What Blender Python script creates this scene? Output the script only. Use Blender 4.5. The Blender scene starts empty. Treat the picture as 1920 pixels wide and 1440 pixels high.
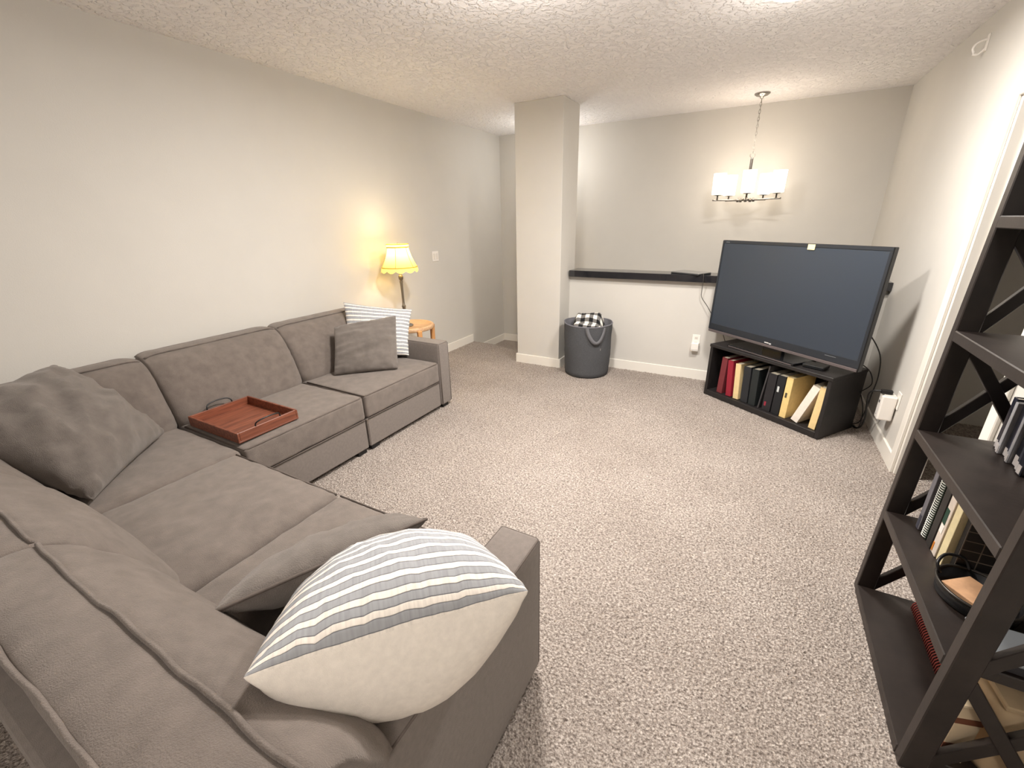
import bpy, bmesh, math, random
import numpy as np
from mathutils import Vector, Matrix, noise

random.seed(7)
S = bpy.context.scene
COL = S.collection

# ------------------------------------------------------------------ camera
cam_d = bpy.data.cameras.new('camera')
cam = bpy.data.objects.new('camera', cam_d)
COL.objects.link(cam)
cam_d.sensor_fit = 'HORIZONTAL'
cam_d.sensor_width = 36.0
cam_d.lens = 36.0 * 805.98 / 1920.0
cam_d.clip_start = 0.02
YAW, PITCH, ROLL = 0.508730546, 0.363304825, -0.0188982433
R = (Matrix.Rotation(YAW, 3, 'Z') @ Matrix.Rotation(math.pi / 2 - PITCH, 3, 'X') @ Matrix.Rotation(ROLL, 3, 'Z'))
cam.matrix_world = Matrix.Translation((0, 0, 1.6)) @ R.to_4x4()
S.camera = cam

# ------------------------------------------------------------------ light and exposure
S.view_settings.view_transform = 'Standard'
S.view_settings.look = 'None'
S.view_settings.gamma = 1.0
S.view_settings.use_curve_mapping = False
S.view_settings.exposure = 0.19
S.cycles.max_bounces = 10
S.cycles.diffuse_bounces = 7
S.cycles.caustics_reflective = False
S.cycles.caustics_refractive = False
S.cycles.use_denoising = True

world = bpy.data.worlds.new('world')
S.world = world
world.use_nodes = True
world.node_tree.nodes['Background'].inputs[0].default_value = (0.5, 0.55, 0.6, 1)
world.node_tree.nodes['Background'].inputs[1].default_value = 0.05

CEIL = 2.69
def point(name, loc, power, color, radius=0.03):
    l = bpy.data.lights.new(name, 'POINT')
    l.energy = power
    l.color = color
    l.shadow_soft_size = radius
    o = bpy.data.objects.new(name, l)
    o.location = loc
    COL.objects.link(o)
    return o

def disk(name, loc, size, power, color):
    l = bpy.data.lights.new(name, 'AREA')
    l.shape = 'DISK'
    l.size = size
    l.energy = power
    l.color = color
    o = bpy.data.objects.new(name, l)
    o.location = loc
    COL.objects.link(o)
    return o

WARM = (1.0, 0.945, 0.885)
disk('ceiling_lamp_light', (-0.03, 3.02, 2.605), 0.30, 52, WARM)
point('ceiling_lamp_glow', (-0.03, 3.02, 2.44), 5, WARM, 0.14)
point('middle_fill_glow', (-1.1, 2.1, 2.40), 15, WARM, 0.14)  # unseen fill, added to brighten the ceiling
disk('middle_fill_light', (-1.1, 2.1, 2.605), 0.30, 76, WARM)  # unseen lamp added to light the sofa and left wall evenly
point('stair_lamp_light', (-2.42, 5.36, 2.25), 10, (1.0, 0.97, 0.93), 0.12)
point('rear_fill_light', (0.45, -1.1, 2.30), 40, WARM, 0.13)  # added fill behind the camera for the near arm and pillow underside

# ------------------------------------------------------------------ materials
def lin(c):
    def f(v):
        v /= 255.0
        return v / 12.92 if v <= 0.04045 else ((v + 0.055) / 1.055) ** 2.4
    return (f(c[0]), f(c[1]), f(c[2]), 1.0)

def mat(name, rgb, rough=0.6, metal=0.0, var=0.0, vscale=20.0, bump=0.0, bscale=200.0, spec=0.5,
        coord='Object', emit=None, estr=0.0, sheen=0.0, detail=3.0):
    m = bpy.data.materials.new(name)
    m.use_nodes = True
    nt = m.node_tree
    N, L = nt.nodes, nt.links
    b = N['Principled BSDF']
    c = lin(rgb)
    b.inputs['Base Color'].default_value = c
    b.inputs['Roughness'].default_value = rough
    b.inputs['Metallic'].default_value = metal
    b.inputs['Specular IOR Level'].default_value = spec
    if sheen:
        b.inputs['Sheen Weight'].default_value = sheen
        b.inputs['Sheen Roughness'].default_value = 0.6
        b.inputs['Sheen Tint'].default_value = (1, 0.95, 0.9, 1)
    if emit:
        b.inputs['Emission Color'].default_value = lin(emit)
        b.inputs['Emission Strength'].default_value = estr
    tc = N.new('ShaderNodeTexCoord')
    if var > 0:
        nz = N.new('ShaderNodeTexNoise')
        nz.inputs['Scale'].default_value = vscale
        nz.inputs['Detail'].default_value = detail
        nz.inputs['Roughness'].default_value = 0.6
        L.new(tc.outputs[coord], nz.inputs['Vector'])
        r = N.new('ShaderNodeValToRGB')
        r.color_ramp.elements[0].position = 0.3
        r.color_ramp.elements[1].position = 0.7
        r.color_ramp.elements[0].color = tuple(max(0, x * (1 - var)) for x in c[:3]) + (1,)
        r.color_ramp.elements[1].color = tuple(min(1, x * (1 + var)) for x in c[:3]) + (1,)
        L.new(nz.outputs['Fac'], r.inputs['Fac'])
        L.new(r.outputs['Color'], b.inputs['Base Color'])
    if bump > 0:
        n2 = N.new('ShaderNodeTexNoise')
        n2.inputs['Scale'].default_value = bscale
        n2.inputs['Detail'].default_value = 2.0
        L.new(tc.outputs[coord], n2.inputs['Vector'])
        bp = N.new('ShaderNodeBump')
        bp.inputs['Strength'].default_value = bump
        bp.inputs['Distance'].default_value = 0.01
        L.new(n2.outputs['Fac'], bp.inputs['Height'])
        L.new(bp.outputs['Normal'], b.inputs['Normal'])
    return m

M = {}
M['wall'] = mat('wall_paint', (206, 203, 197), 0.85, var=0.015, vscale=3, bump=0.05, bscale=160, spec=0.2)
M['trim'] = mat('white_trim_paint', (232, 228, 220), 0.45, spec=0.4)
M['plastic'] = mat('white_plastic', (236, 232, 226), 0.35)
M['sofa'] = mat('grey_chenille', (112, 103, 97), 0.95, var=0.17, vscale=17, bump=0.40, bscale=380, spec=0.1, sheen=0.25, detail=8)
M['sofa_arm'] = mat('grey_woven_upholstery', (120, 112, 107), 0.95, var=0.10, vscale=60, bump=0.3, bscale=600, spec=0.1, sheen=0.2, detail=5)
M['pillow'] = mat('grey_pillow_velvet', (105, 98, 93), 0.95, var=0.16, vscale=16, bump=0.4, bscale=340, spec=0.1, sheen=0.3, detail=7)
M['welt'] = mat('grey_piping', (100, 92, 87), 0.95, var=0.1, vscale=90, spec=0.1)
M['foot'] = mat('black_plastic_foot', (22, 21, 22), 0.6)
M['shelf'] = mat('espresso_wood', (40, 33, 30), 0.42, var=0.25, vscale=12, bump=0.03, bscale=60, spec=0.5)
M['tvstand'] = mat('black_woodgrain_laminate', (32, 29, 29), 0.5, var=0.2, vscale=25, bump=0.05, bscale=150)
M['black'] = mat('black_plastic', (18, 18, 20), 0.4)
M['blackgloss'] = mat('black_gloss_plastic', (16, 17, 20), 0.15)
M['cap'] = mat('black_cap_paint', (34, 34, 38), 0.06, spec=0.8)
M['cable'] = mat('black_rubber_cable', (20, 19, 19), 0.5)
M['chrome'] = mat('brushed_nickel', (170, 165, 158), 0.25, metal=1.0)
M['silver'] = mat('silver_aluminium', (175, 176, 178), 0.35, metal=0.9)
M['pinkwood'] = mat('pale_wood', (205, 150, 96), 0.5, var=0.18, vscale=9, spec=0.3)
M['basket'] = mat('charcoal_felt', (84, 85, 88), 0.95, var=0.14, vscale=120, bump=0.3, bscale=500, spec=0.1)
M['basketin'] = mat('grey_felt_lining', (112, 112, 118), 0.95, var=0.06, vscale=100)
M['cream'] = mat('cream_linen', (240, 233, 224), 0.95, var=0.05, vscale=60, bump=0.25, bscale=700, spec=0.1)
M['glasslit'] = mat('lit_frosted_glass', (255, 250, 240), 0.4, emit=(255, 238, 216), estr=6.2)
M['bulb'] = mat('lit_bulb', (255, 250, 240), 0.4, emit=(255, 214, 150), estr=30.0)
M['yellownote'] = mat('pale_yellow_paper', (255, 236, 170), 0.8)

def carpet_mat():
    m = bpy.data.materials.new('speckled_cut_pile')
    m.use_nodes = True
    nt = m.node_tree; N, L = nt.nodes, nt.links
    b = N['Principled BSDF']
    b.inputs['Roughness'].default_value = 1.0
    b.inputs['Specular IOR Level'].default_value = 0.05
    tc = N.new('ShaderNodeTexCoord')
    n1 = N.new('ShaderNodeTexNoise'); n1.inputs['Scale'].default_value = 95; n1.inputs['Detail'].default_value = 4; n1.inputs['Roughness'].default_value = 0.75
    n2 = N.new('ShaderNodeTexNoise'); n2.inputs['Scale'].default_value = 1.6; n2.inputs['Detail'].default_value = 4
    v = N.new('ShaderNodeTexVoronoi'); v.inputs['Scale'].default_value = 120
    for n in (n1, n2, v): L.new(tc.outputs['Object'], n.inputs['Vector'])
    r = N.new('ShaderNodeValToRGB')
    e = r.color_ramp.elements
    e[0].position = 0.32; e[0].color = lin((100, 90, 84))
    e[1].position = 0.70; e[1].color = lin((236, 227, 219))
    k = e.new(0.5); k.color = lin((176, 165, 157))
    L.new(n1.outputs['Fac'], r.inputs['Fac'])
    mx = N.new('ShaderNodeMix'); mx.data_type = 'RGBA'; mx.blend_type = 'MULTIPLY'
    mx.inputs['Factor'].default_value = 1.0
    r2 = N.new('ShaderNodeValToRGB')
    r2.color_ramp.elements[0].position = 0.35; r2.color_ramp.elements[0].color = (0.86, 0.85, 0.84, 1)
    r2.color_ramp.elements[1].position = 0.65; r2.color_ramp.elements[1].color = (1, 1, 1, 1)
    L.new(n2.outputs['Fac'], r2.inputs['Fac'])
    L.new(r.outputs['Color'], mx.inputs['A']); L.new(r2.outputs['Color'], mx.inputs['B'])
    L.new(mx.outputs['Result'], b.inputs['Base Color'])
    bp = N.new('ShaderNodeBump'); bp.inputs['Strength'].default_value = 0.8; bp.inputs['Distance'].default_value = 0.012
    ad = N.new('ShaderNodeMath'); ad.operation = 'ADD'
    L.new(n1.outputs['Fac'], ad.inputs[0]); L.new(v.outputs['Distance'], ad.inputs[1])
    L.new(ad.outputs[0], bp.inputs['Height'])
    L.new(bp.outputs['Normal'], b.inputs['Normal'])
    return m
M['carpet'] = carpet_mat()

def ceiling_mat():
    m = mat('textured_ceiling_paint', (246, 243, 242), 0.9, spec=0.15)
    nt = m.node_tree; N, L = nt.nodes, nt.links
    b = N['Principled BSDF']
    tc = N.new('ShaderNodeTexCoord')
    n1 = N.new('ShaderNodeTexNoise'); n1.inputs['Scale'].default_value = 28; n1.inputs['Detail'].default_value = 3; n1.inputs['Distortion'].default_value = 0.6
    L.new(tc.outputs['Object'], n1.inputs['Vector'])
    r = N.new('ShaderNodeValToRGB'); r.color_ramp.elements[0].position = 0.47; r.color_ramp.elements[1].position = 0.6
    L.new(n1.outputs['Fac'], r.inputs['Fac'])
    bp = N.new('ShaderNodeBump'); bp.inputs['Strength'].default_value = 1.0; bp.inputs['Distance'].default_value = 0.007
    L.new(r.outputs['Color'], bp.inputs['Height']); L.new(bp.outputs['Normal'], b.inputs['Normal'])
    return m
M['ceiling'] = ceiling_mat()

def stripe_mat():
    m = bpy.data.materials.new('blue_grey_striped_linen')
    m.use_nodes = True
    nt = m.node_tree; N, L = nt.nodes, nt.links
    b = N['Principled BSDF']; b.inputs['Roughness'].default_value = 0.95; b.inputs['Specular IOR Level'].default_value = 0.1
    uv = N.new('ShaderNodeUVMap'); sp = N.new('ShaderNodeSeparateXYZ')
    L.new(uv.outputs['UV'], sp.inputs[0])
    mp = N.new('ShaderNodeMapping'); mp.inputs['Scale'].default_value = (7, 60, 1)
    L.new(uv.outputs['UV'], mp.inputs['Vector'])
    nz = N.new('ShaderNodeTexNoise'); nz.inputs['Scale'].default_value = 1.0; nz.inputs['Detail'].default_value = 4
    L.new(uv.outputs['UV'], nz.inputs['Vector']); nz.inputs['Scale'].default_value = 12
    md = N.new('ShaderNodeMath'); md.operation = 'MULTIPLY_ADD'
    L.new(nz.outputs['Fac'], md.inputs[0]); md.inputs[1].default_value = 0.012; L.new(sp.outputs['Y'], md.inputs[2])
    sc = N.new('ShaderNodeMath'); sc.operation = 'MULTIPLY'; sc.inputs[1].default_value = 29.0
    L.new(md.outputs[0], sc.inputs[0])
    fr = N.new('ShaderNodeMath'); fr.operation = 'FRACT'; L.new(sc.outputs[0], fr.inputs[0])
    r = N.new('ShaderNodeValToRGB'); r.color_ramp.interpolation = 'LINEAR'
    e = r.color_ramp.elements
    cream, grey, dark = lin((244, 237, 228)), lin((166, 168, 172)), lin((96, 96, 102))
    e[0].position = 0.0; e[0].color = dark
    e[1].position = 1.0; e[1].color = dark
    for p, c in ((0.04, grey), (0.50, grey), (0.55, dark), (0.59, cream), (0.95, cream)):
        k = e.new(p); k.color = c
    L.new(fr.outputs[0], r.inputs['Fac'])
    # thread texture across the grey stripe
    mp2 = N.new('ShaderNodeMapping'); mp2.inputs['Scale'].default_value = (160, 14, 1); L.new(uv.outputs['UV'], mp2.inputs['Vector'])
    n2 = N.new('ShaderNodeTexNoise'); n2.inputs['Scale'].default_value = 1; n2.inputs['Detail'].default_value = 2; L.new(mp2.outputs[0], n2.inputs['Vector'])
    r2 = N.new('ShaderNodeValToRGB'); r2.color_ramp.elements[0].position = 0.3; r2.color_ramp.elements[0].color = (0.8, 0.8, 0.8, 1); r2.color_ramp.elements[1].position = 0.6
    L.new(n2.outputs['Fac'], r2.inputs['Fac'])
    mx = N.new('ShaderNodeMix'); mx.data_type = 'RGBA'; mx.blend_type = 'MULTIPLY'; mx.inputs['Factor'].default_value = 0.8
    L.new(r.outputs['Color'], mx.inputs['A']); L.new(r2.outputs['Color'], mx.inputs['B'])
    L.new(mx.outputs['Result'], b.inputs['Base Color'])
    bp = N.new('ShaderNodeBump'); bp.inputs['Strength'].default_value = 0.4; bp.inputs['Distance'].default_value = 0.004
    L.new(r.outputs['Color'], bp.inputs['Height']); L.new(bp.outputs['Normal'], b.inputs['Normal'])
    return m
M['stripe'] = stripe_mat()

def check_mat():
    m = bpy.data.materials.new('buffalo_check_fleece')
    m.use_nodes = True
    nt = m.node_tree; N, L = nt.nodes, nt.links
    b = N['Principled BSDF']; b.inputs['Roughness'].default_value = 0.95
    uv = N.new('ShaderNodeUVMap'); sp = N.new('ShaderNodeSeparateXYZ'); L.new(uv.outputs['UV'], sp.inputs[0])
    outs = []
    for ax in ('X', 'Y'):
        a = N.new('ShaderNodeMath'); a.operation = 'MULTIPLY'; a.inputs[1].default_value = 1 / 0.088; L.new(sp.outputs[ax], a.inputs[0])
        f = N.new('ShaderNodeMath'); f.operation = 'FRACT'; L.new(a.outputs[0], f.inputs[0])
        g = N.new('ShaderNodeMath'); g.operation = 'GREATER_THAN'; g.inputs[1].default_value = 0.5; L.new(f.outputs[0], g.inputs[0])
        outs.append(g)
    s = N.new('ShaderNodeMath'); s.operation = 'ADD'; L.new(outs[0].outputs[0], s.inputs[0]); L.new(outs[1].outputs[0], s.inputs[1])
    h = N.new('ShaderNodeMath'); h.operation = 'MULTIPLY'; h.inputs[1].default_value = 0.5; L.new(s.outputs[0], h.inputs[0])
    r = N.new('ShaderNodeValToRGB'); r.color_ramp.interpolation = 'CONSTANT'
    e = r.color_ramp.elements
    e[0].position = 0; e[0].color = lin((240, 236, 228)); e[1].position = 0.75; e[1].color = lin((16, 17, 20))
    k = e.new(0.25); k.color = lin((112, 110, 108))
    L.new(h.outputs[0], r.inputs['Fac']); L.new(r.outputs['Color'], b.inputs['Base Color'])
    return m
M['check'] = check_mat()

def wood_mat(name, c0, c1, axis, rough=0.45):
    m = bpy.data.materials.new(name)
    m.use_nodes = True
    nt = m.node_tree; N, L = nt.nodes, nt.links
    b = N['Principled BSDF']; b.inputs['Roughness'].default_value = rough
    tc = N.new('ShaderNodeTexCoord'); mp = N.new('ShaderNodeMapping')
    sc = [40, 40, 40]; sc[axis] = 3
    mp.inputs['Scale'].default_value = sc
    L.new(tc.outputs['Object'], mp.inputs['Vector'])
    n = N.new('ShaderNodeTexNoise'); n.inputs['Scale'].default_value = 1.5; n.inputs['Detail'].default_value = 6; n.inputs['Distortion'].default_value = 0.4
    L.new(mp.outputs[0], n.inputs['Vector'])
    r = N.new('ShaderNodeValToRGB'); r.color_ramp.elements[0].position = 0.35; r.color_ramp.elements[1].position = 0.65
    r.color_ramp.elements[0].color = lin(c0); r.color_ramp.elements[1].color = lin(c1)
    L.new(n.outputs['Fac'], r.inputs['Fac']); L.new(r.outputs['Color'], b.inputs['Base Color'])
    return m
M['traywood'] = wood_mat('reddish_wood', (100, 54, 38), (138, 80, 58), 1)
M['traydark'] = wood_mat('reddish_wood_outer', (84, 44, 30), (112, 60, 40), 1)
M['tablewood'] = wood_mat('honey_wood', (186, 146, 108), (212, 178, 140), 0)

def shade_mat():
    m = bpy.data.materials.new('yellow_lampshade_cloth')
    m.use_nodes = True
    nt = m.node_tree; N, L = nt.nodes, nt.links
    out = N['Material Output']; b = N['Principled BSDF']
    b.inputs['Base Color'].default_value = lin((250, 226, 130)); b.inputs['Roughness'].default_value = 0.9
    t = N.new('ShaderNodeBsdfTranslucent'); t.inputs['Color'].default_value = lin((255, 240, 150))
    mx = N.new('ShaderNodeMixShader'); mx.inputs[0].default_value = 0.45
    L.new(b.outputs[0], mx.inputs[1]); L.new(t.outputs[0], mx.inputs[2]); L.new(mx.outputs[0], out.inputs['Surface'])
    return m
M['shade'] = shade_mat()
M['shadetrim'] = mat('gold_braid', (212, 172, 66), 0.8)

def simple(name, rgb, rough=0.6, **k):
    if name not in M:
        M[name] = mat(name, rgb, rough, **k)
    return M[name]

# ------------------------------------------------------------------ helpers
def tag(o, label=None, cat=None, group=None, kind=None):
    if label: o['label'] = label
    if cat: o['category'] = cat
    if group: o['group'] = group
    if kind: o['kind'] = kind
    return o

def empty(name, loc=(0, 0, 0), rotz=0.0, label=None, cat=None, group=None, kind=None):
    o = bpy.data.objects.new(name, None)
    o.empty_display_size = 0.05
    COL.objects.link(o)
    o.location = loc
    o.rotation_euler = (0, 0, rotz)
    return tag(o, label, cat, group, kind)

def link_mesh(name, me, mats, parent=None, smooth=True):
    o = bpy.data.objects.new(name, me)
    COL.objects.link(o)
    if not isinstance(mats, (list, tuple)): mats = [mats]
    for m in mats: me.materials.append(m)
    if smooth:
        for p in me.polygons: p.use_smooth = True
    if parent is not None: o.parent = parent
    return o

def mesh_from(name, verts, faces, mats, parent=None, smooth=True):
    me = bpy.data.meshes.new(name)
    me.from_pydata([tuple(v) for v in verts], [], faces)
    me.update()
    return link_mesh(name, me, mats, parent, smooth)

def bm_out(name, bm, mats, parent=None, smooth=False):
    bmesh.ops.recalc_face_normals(bm, faces=bm.faces[:])
    me = bpy.data.meshes.new(name)
    bm.to_mesh(me); bm.free()
    return link_mesh(name, me, mats, parent, smooth)

def add_box(bm, x0, x1, y0, y1, z0, z1, bev=0.0, mtx=None, seg=1):
    r = bmesh.ops.create_cube(bm, size=1.0)
    vs = r['verts']
    for v in vs:
        v.co = Vector(((x0 + x1) / 2 + v.co.x * (x1 - x0), (y0 + y1) / 2 + v.co.y * (y1 - y0), (z0 + z1) / 2 + v.co.z * (z1 - z0)))
    geo = vs
    if bev > 0:
        es = list({e for v in vs for e in v.link_edges})
        rr = bmesh.ops.bevel(bm, geom=es, offset=bev, segments=seg, affect='EDGES', profile=0.5)
        geo = list({v for f in rr['faces'] for v in f.verts} | {v for v in vs if v.is_valid})
        # gather the whole island
        seen = set(geo); st = list(geo)
        while st:
            v = st.pop()
            for e in v.link_edges:
                w = e.other_vert(v)
                if w not in seen: seen.add(w); st.append(w)
        geo = list(seen)
    if mtx is not None:
        for v in geo: v.co = mtx @ v.co
    return geo

def box(name, x0, x1, y0, y1, z0, z1, m, parent=None, bev=0.003, mtx=None, seg=1):
    bm = bmesh.new()
    add_box(bm, x0, x1, y0, y1, z0, z1, bev, mtx, seg)
    return bm_out(name, bm, m, parent)

def catmull(pts, n):
    pts = [Vector(p) for p in pts]
    out = []
    for i in range(len(pts) - 1):
        p0 = pts[max(0, i - 1)]; p1 = pts[i]; p2 = pts[i + 1]; p3 = pts[min(len(pts) - 1, i + 2)]
        for k in range(n):
            t = k / n
            out.append(0.5 * ((2 * p1) + (p2 - p0) * t + (2 * p0 - 5 * p1 + 4 * p2 - p3) * t * t + (3 * p1 - p0 - 3 * p2 + p3) * t ** 3))
    out.append(pts[-1])
    return out

def tube_bm(bm, pts, r, n=8, closed=False):
    pts = [Vector(p) for p in pts]
    m = len(pts)
    rings = []
    prev = None
    for i, p in enumerate(pts):
        a = pts[(i - 1) % m] if (closed or i > 0) else p
        b = pts[(i + 1) % m] if (closed or i < m - 1) else p
        t = (b - a)
        t = t.normalized() if t.length > 1e-9 else Vector((0, 0, 1))
        if prev is None:
            up = Vector((0, 0, 1)) if abs(t.z) < 0.9 else Vector((1, 0, 0))
            s = t.cross(up).normalized()
        else:
            s = (prev - t * prev.dot(t)).normalized()
        prev = s
        q = t.cross(s)
        rr = r(i / (m - 1)) if callable(r) else r
        rings.append([bm.verts.new(p + (s * math.cos(2 * math.pi * k / n) + q * math.sin(2 * math.pi * k / n)) * rr) for k in range(n)])
    for i in range(m if closed else m - 1):
        A, B = rings[i], rings[(i + 1) % m]
        for k in range(n):
            bm.faces.new((A[k], A[(k + 1) % n], B[(k + 1) % n], B[k]))
    if not closed:
        bm.faces.new(rings[0][::-1]); bm.faces.new(rings[-1])

def tube(name, pts, r, m, parent=None, n=8, closed=False):
    bm = bmesh.new()
    tube_bm(bm, pts, r, n, closed)
    return bm_out(name, bm, m, parent, True)

def lathe_bm(bm, prof, n=32, cx=0, cy=0, cz=0, cap=True):
    rings = []
    for (r, z) in prof:
        rings.append([bm.verts.new((cx + r * math.cos(2 * math.pi * k / n), cy + r * math.sin(2 * math.pi * k / n), cz + z)) for k in range(n)])
    for A, B in zip(rings, rings[1:]):
        for k in range(n):
            bm.faces.new((A[k], A[(k + 1) % n], B[(k + 1) % n], B[k]))
    if cap:
        bm.faces.new(rings[0][::-1]); bm.faces.new(rings[-1])

def lathe(name, prof, m, parent=None, n=32, loc=(0, 0, 0), cap=True, smooth=True):
    bm = bmesh.new()
    lathe_bm(bm, prof, n, *loc, cap=cap)
    return bm_out(name, bm, m, parent, smooth)

def nz(p, s, seed=0.0):
    return noise.noise(Vector((p[0] * s + seed, p[1] * s + seed * 1.7, p[2] * s - seed)))

def rbox(name, x0, x1, y0, y1, z0, z1, r, m, parent=None, top=0.0, step=0.03, wr=0.0, wscale=9.0, seed=0.0, front=0.0, deform=None):
    """soft rounded box: rounded edges of radius r, optional domed top and wrinkles"""
    c = Vector(((x0 + x1) / 2, (y0 + y1) / 2, (z0 + z1) / 2))
    h = Vector(((x1 - x0) / 2, (y1 - y0) / 2, (z1 - z0) / 2))
    def axis(hh):
        n = max(2, int(round(2 * (hh - r) / step)))
        a = [-hh, -hh + r * 0.3, -hh + r * 0.65]
        a += [-hh + r + 2 * (hh - r) * i / n for i in range(n + 1)]
        a += [hh - r * 0.65, hh - r * 0.3, hh]
        return a
    A = [axis(h.x), axis(h.y), axis(h.z)]
    idx = {}; verts = []; faces = []
    def vid(i, j, k):
        key = (i, j, k)
        if key not in idx:
            p = Vector((A[0][i], A[1][j], A[2][k]))
            q = Vector((max(-h.x + r, min(h.x - r, p.x)), max(-h.y + r, min(h.y - r, p.y)), max(-h.z + r, min(h.z - r, p.z))))
            d = p - q
            if d.length > 1e-9: p = q + d.normalized() * r
            u, v, w = p.x / h.x, p.y / h.y, p.z / h.z
            n = d.normalized() if d.length > 1e-9 else Vector((0, 0, 1))
            if top and w > -0.2:
                p.z += top * max(0, (1 - u ** 4)) * max(0, (1 - v ** 4)) * min(1, (w + 0.2) / 1.2)
            P = p + c
            if wr:
                P += n * wr * (nz(P, wscale, seed) + 0.5 * nz(P, wscale * 2.7, seed + 3))
            if deform: P = deform(P, u, v, w)
            idx[key] = len(verts); verts.append(P)
        return idx[key]
    nx, ny, nzz = len(A[0]) - 1, len(A[1]) - 1, len(A[2]) - 1
    for i in range(nx):
        for j in range(ny):
            faces.append((vid(i, j, 0), vid(i, j + 1, 0), vid(i + 1, j + 1, 0), vid(i + 1, j, 0)))
            faces.append((vid(i, j, nzz), vid(i + 1, j, nzz), vid(i + 1, j + 1, nzz), vid(i, j + 1, nzz)))
    for i in range(nx):
        for k in range(nzz):
            faces.append((vid(i, 0, k), vid(i + 1, 0, k), vid(i + 1, 0, k + 1), vid(i, 0, k + 1)))
            faces.append((vid(i, ny, k), vid(i, ny, k + 1), vid(i + 1, ny, k + 1), vid(i + 1, ny, k)))
    for j in range(ny):
        for k in range(nzz):
            faces.append((vid(0, j, k), vid(0, j, k + 1), vid(0, j + 1, k + 1), vid(0, j + 1, k)))
            faces.append((vid(nx, j, k), vid(nx, j + 1, k), vid(nx, j + 1, k + 1), vid(nx, j, k + 1)))
    return mesh_from(name, verts, faces, m, parent)

# ------------------------------------------------------------------ the setting
XL, XR, YF, YB = -3.38, 1.0, 5.83, -3.6

def struct(o, label=None):
    o['kind'] = 'structure'
    if label: o['label'] = label
    return o

def edge_y(x):
    # carpet edge: top of the stairs at the left, half wall elsewhere
    if x > -2.30: return 4.67
    pts = [(-3.45, 4.985), (-3.02, 4.97), (-2.6, 4.83), (-2.30, 4.67)]
    for (a, ya), (b, yb) in zip(pts, pts[1:]):
        if a <= x <= b: return ya + (yb - ya) * (x - a) / (b - a)
    return 4.985

def build_floor():
    nx, ny = 330, 560
    xs = np.linspace(XL - 0.02, XR + 0.02, nx)
    verts = np.zeros((ny, nx, 3), np.float32)
    rng = np.random.RandomState(3)
    ey = np.array([edge_y(x) for x in xs])
    for j in range(ny):
        t = j / (ny - 1)
        verts[j, :, 0] = xs
        verts[j, :, 1] = YB - 0.02 + (ey - (YB - 0.02)) * t
    verts[:, :, 2] = rng.uniform(-0.004, 0.003, (ny, nx))
    # soft rolled nosing at the stair edge
    d = ey[None, :] - verts[:, :, 1]
    lip = np.clip(1 - d / 0.05, 0, 1) ** 2 * 0.03
    verts[:, :, 2] -= np.where(xs[None, :] < -2.30, lip, 0)
    i = np.arange(ny - 1)[:, None] * nx + np.arange(nx - 1)[None, :]
    quads = np.stack([i, i + 1, i + nx + 1, i + nx], -1).reshape(-1, 4)
    me = bpy.data.meshes.new('floor')
    me.vertices.add(nx * ny); me.vertices.foreach_set('co', verts.reshape(-1))
    me.loops.add(quads.size); me.loops.foreach_set('vertex_index', quads.reshape(-1).astype(np.int32))
    me.polygons.add(len(quads)); me.polygons.foreach_set('loop_start', np.arange(0, quads.size, 4, dtype=np.int32))
    me.polygons.foreach_set('loop_total', np.full(len(quads), 4, np.int32))
    me.update(); me.validate()
    o = link_mesh('floor', me, M['carpet'])
    struct(o, 'speckled grey beige carpeted floor')
    return o
floor = build_floor()
# stair riser and lower landing
rv = [(x, edge_y(x), 0.0 - 0.028) for x in np.linspace(XL, -2.30, 12)] + [(x, edge_y(x) - 0.01, -0.19) for x in np.linspace(XL, -2.30, 12)]
mesh_from('stair_riser', rv, [(i, i + 1, i + 13, i + 12) for i in range(11)], M['carpet'], floor)
struct(box('floor_landing', XL - 0.02, -1.0, 4.60, YF + 0.02, -0.30, -0.19, M['carpet'], bev=0), 'carpeted stair landing one step down')

struct(box('ceiling', XL - 0.12, XR + 0.12, YB - 0.12, YF + 0.12, CEIL, CEIL + 0.1, M['ceiling'], bev=0), 'white ceiling with knockdown texture')
struct(box('wall_left', XL - 0.12, XL, YB - 0.12, YF + 0.12, -1.6, CEIL, M['wall'], bev=0), 'long greige wall behind the sofa')
struct(box('wall_far', XL, XR, YF, YF + 0.12, -1.6, CEIL, M['wall'], bev=0), 'greige stairwell wall behind the chandelier')
struct(box('wall_back', XL, XR, YB - 0.12, YB, -0.02, CEIL, M['wall'], bev=0))
# right wall with the doorway
DY0, DY1, DH = 2.47, 3.34, 2.13
bm = bmesh.new()
add_box(bm, XR, XR + 0.14, YB - 0.12, DY0, -0.02, CEIL)
add_box(bm, XR, XR + 0.14, DY1, YF + 0.12, -1.6, CEIL)
add_box(bm, XR, XR + 0.14, DY0, DY1, DH, CEIL)
struct(bm_out('wall_right', bm, M['wall']), 'right hand wall with a doorway behind the bookcase')
# room behind the doorway
bm = bmesh.new()
add_box(bm, 2.7, 2.8, 1.3, 4.6, -0.02, CEIL)
add_box(bm, XR + 0.14, 2.8, 4.5, 4.6, -0.02, CEIL)
add_box(bm, XR + 0.14, 2.8, 1.2, 1.3, -0.02, CEIL)
add_box(bm, XR + 0.14, 2.8, 1.2, 4.6, CEIL, CEIL + 0.1)
struct(bm_out('wall_side_room', bm, M['wall']), 'unlit side room seen through the doorway')
struct(box('floor_side_room', XR, 2.8, 1.2, 4.6, -0.06, -0.004, M['carpet'], bev=0))
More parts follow.
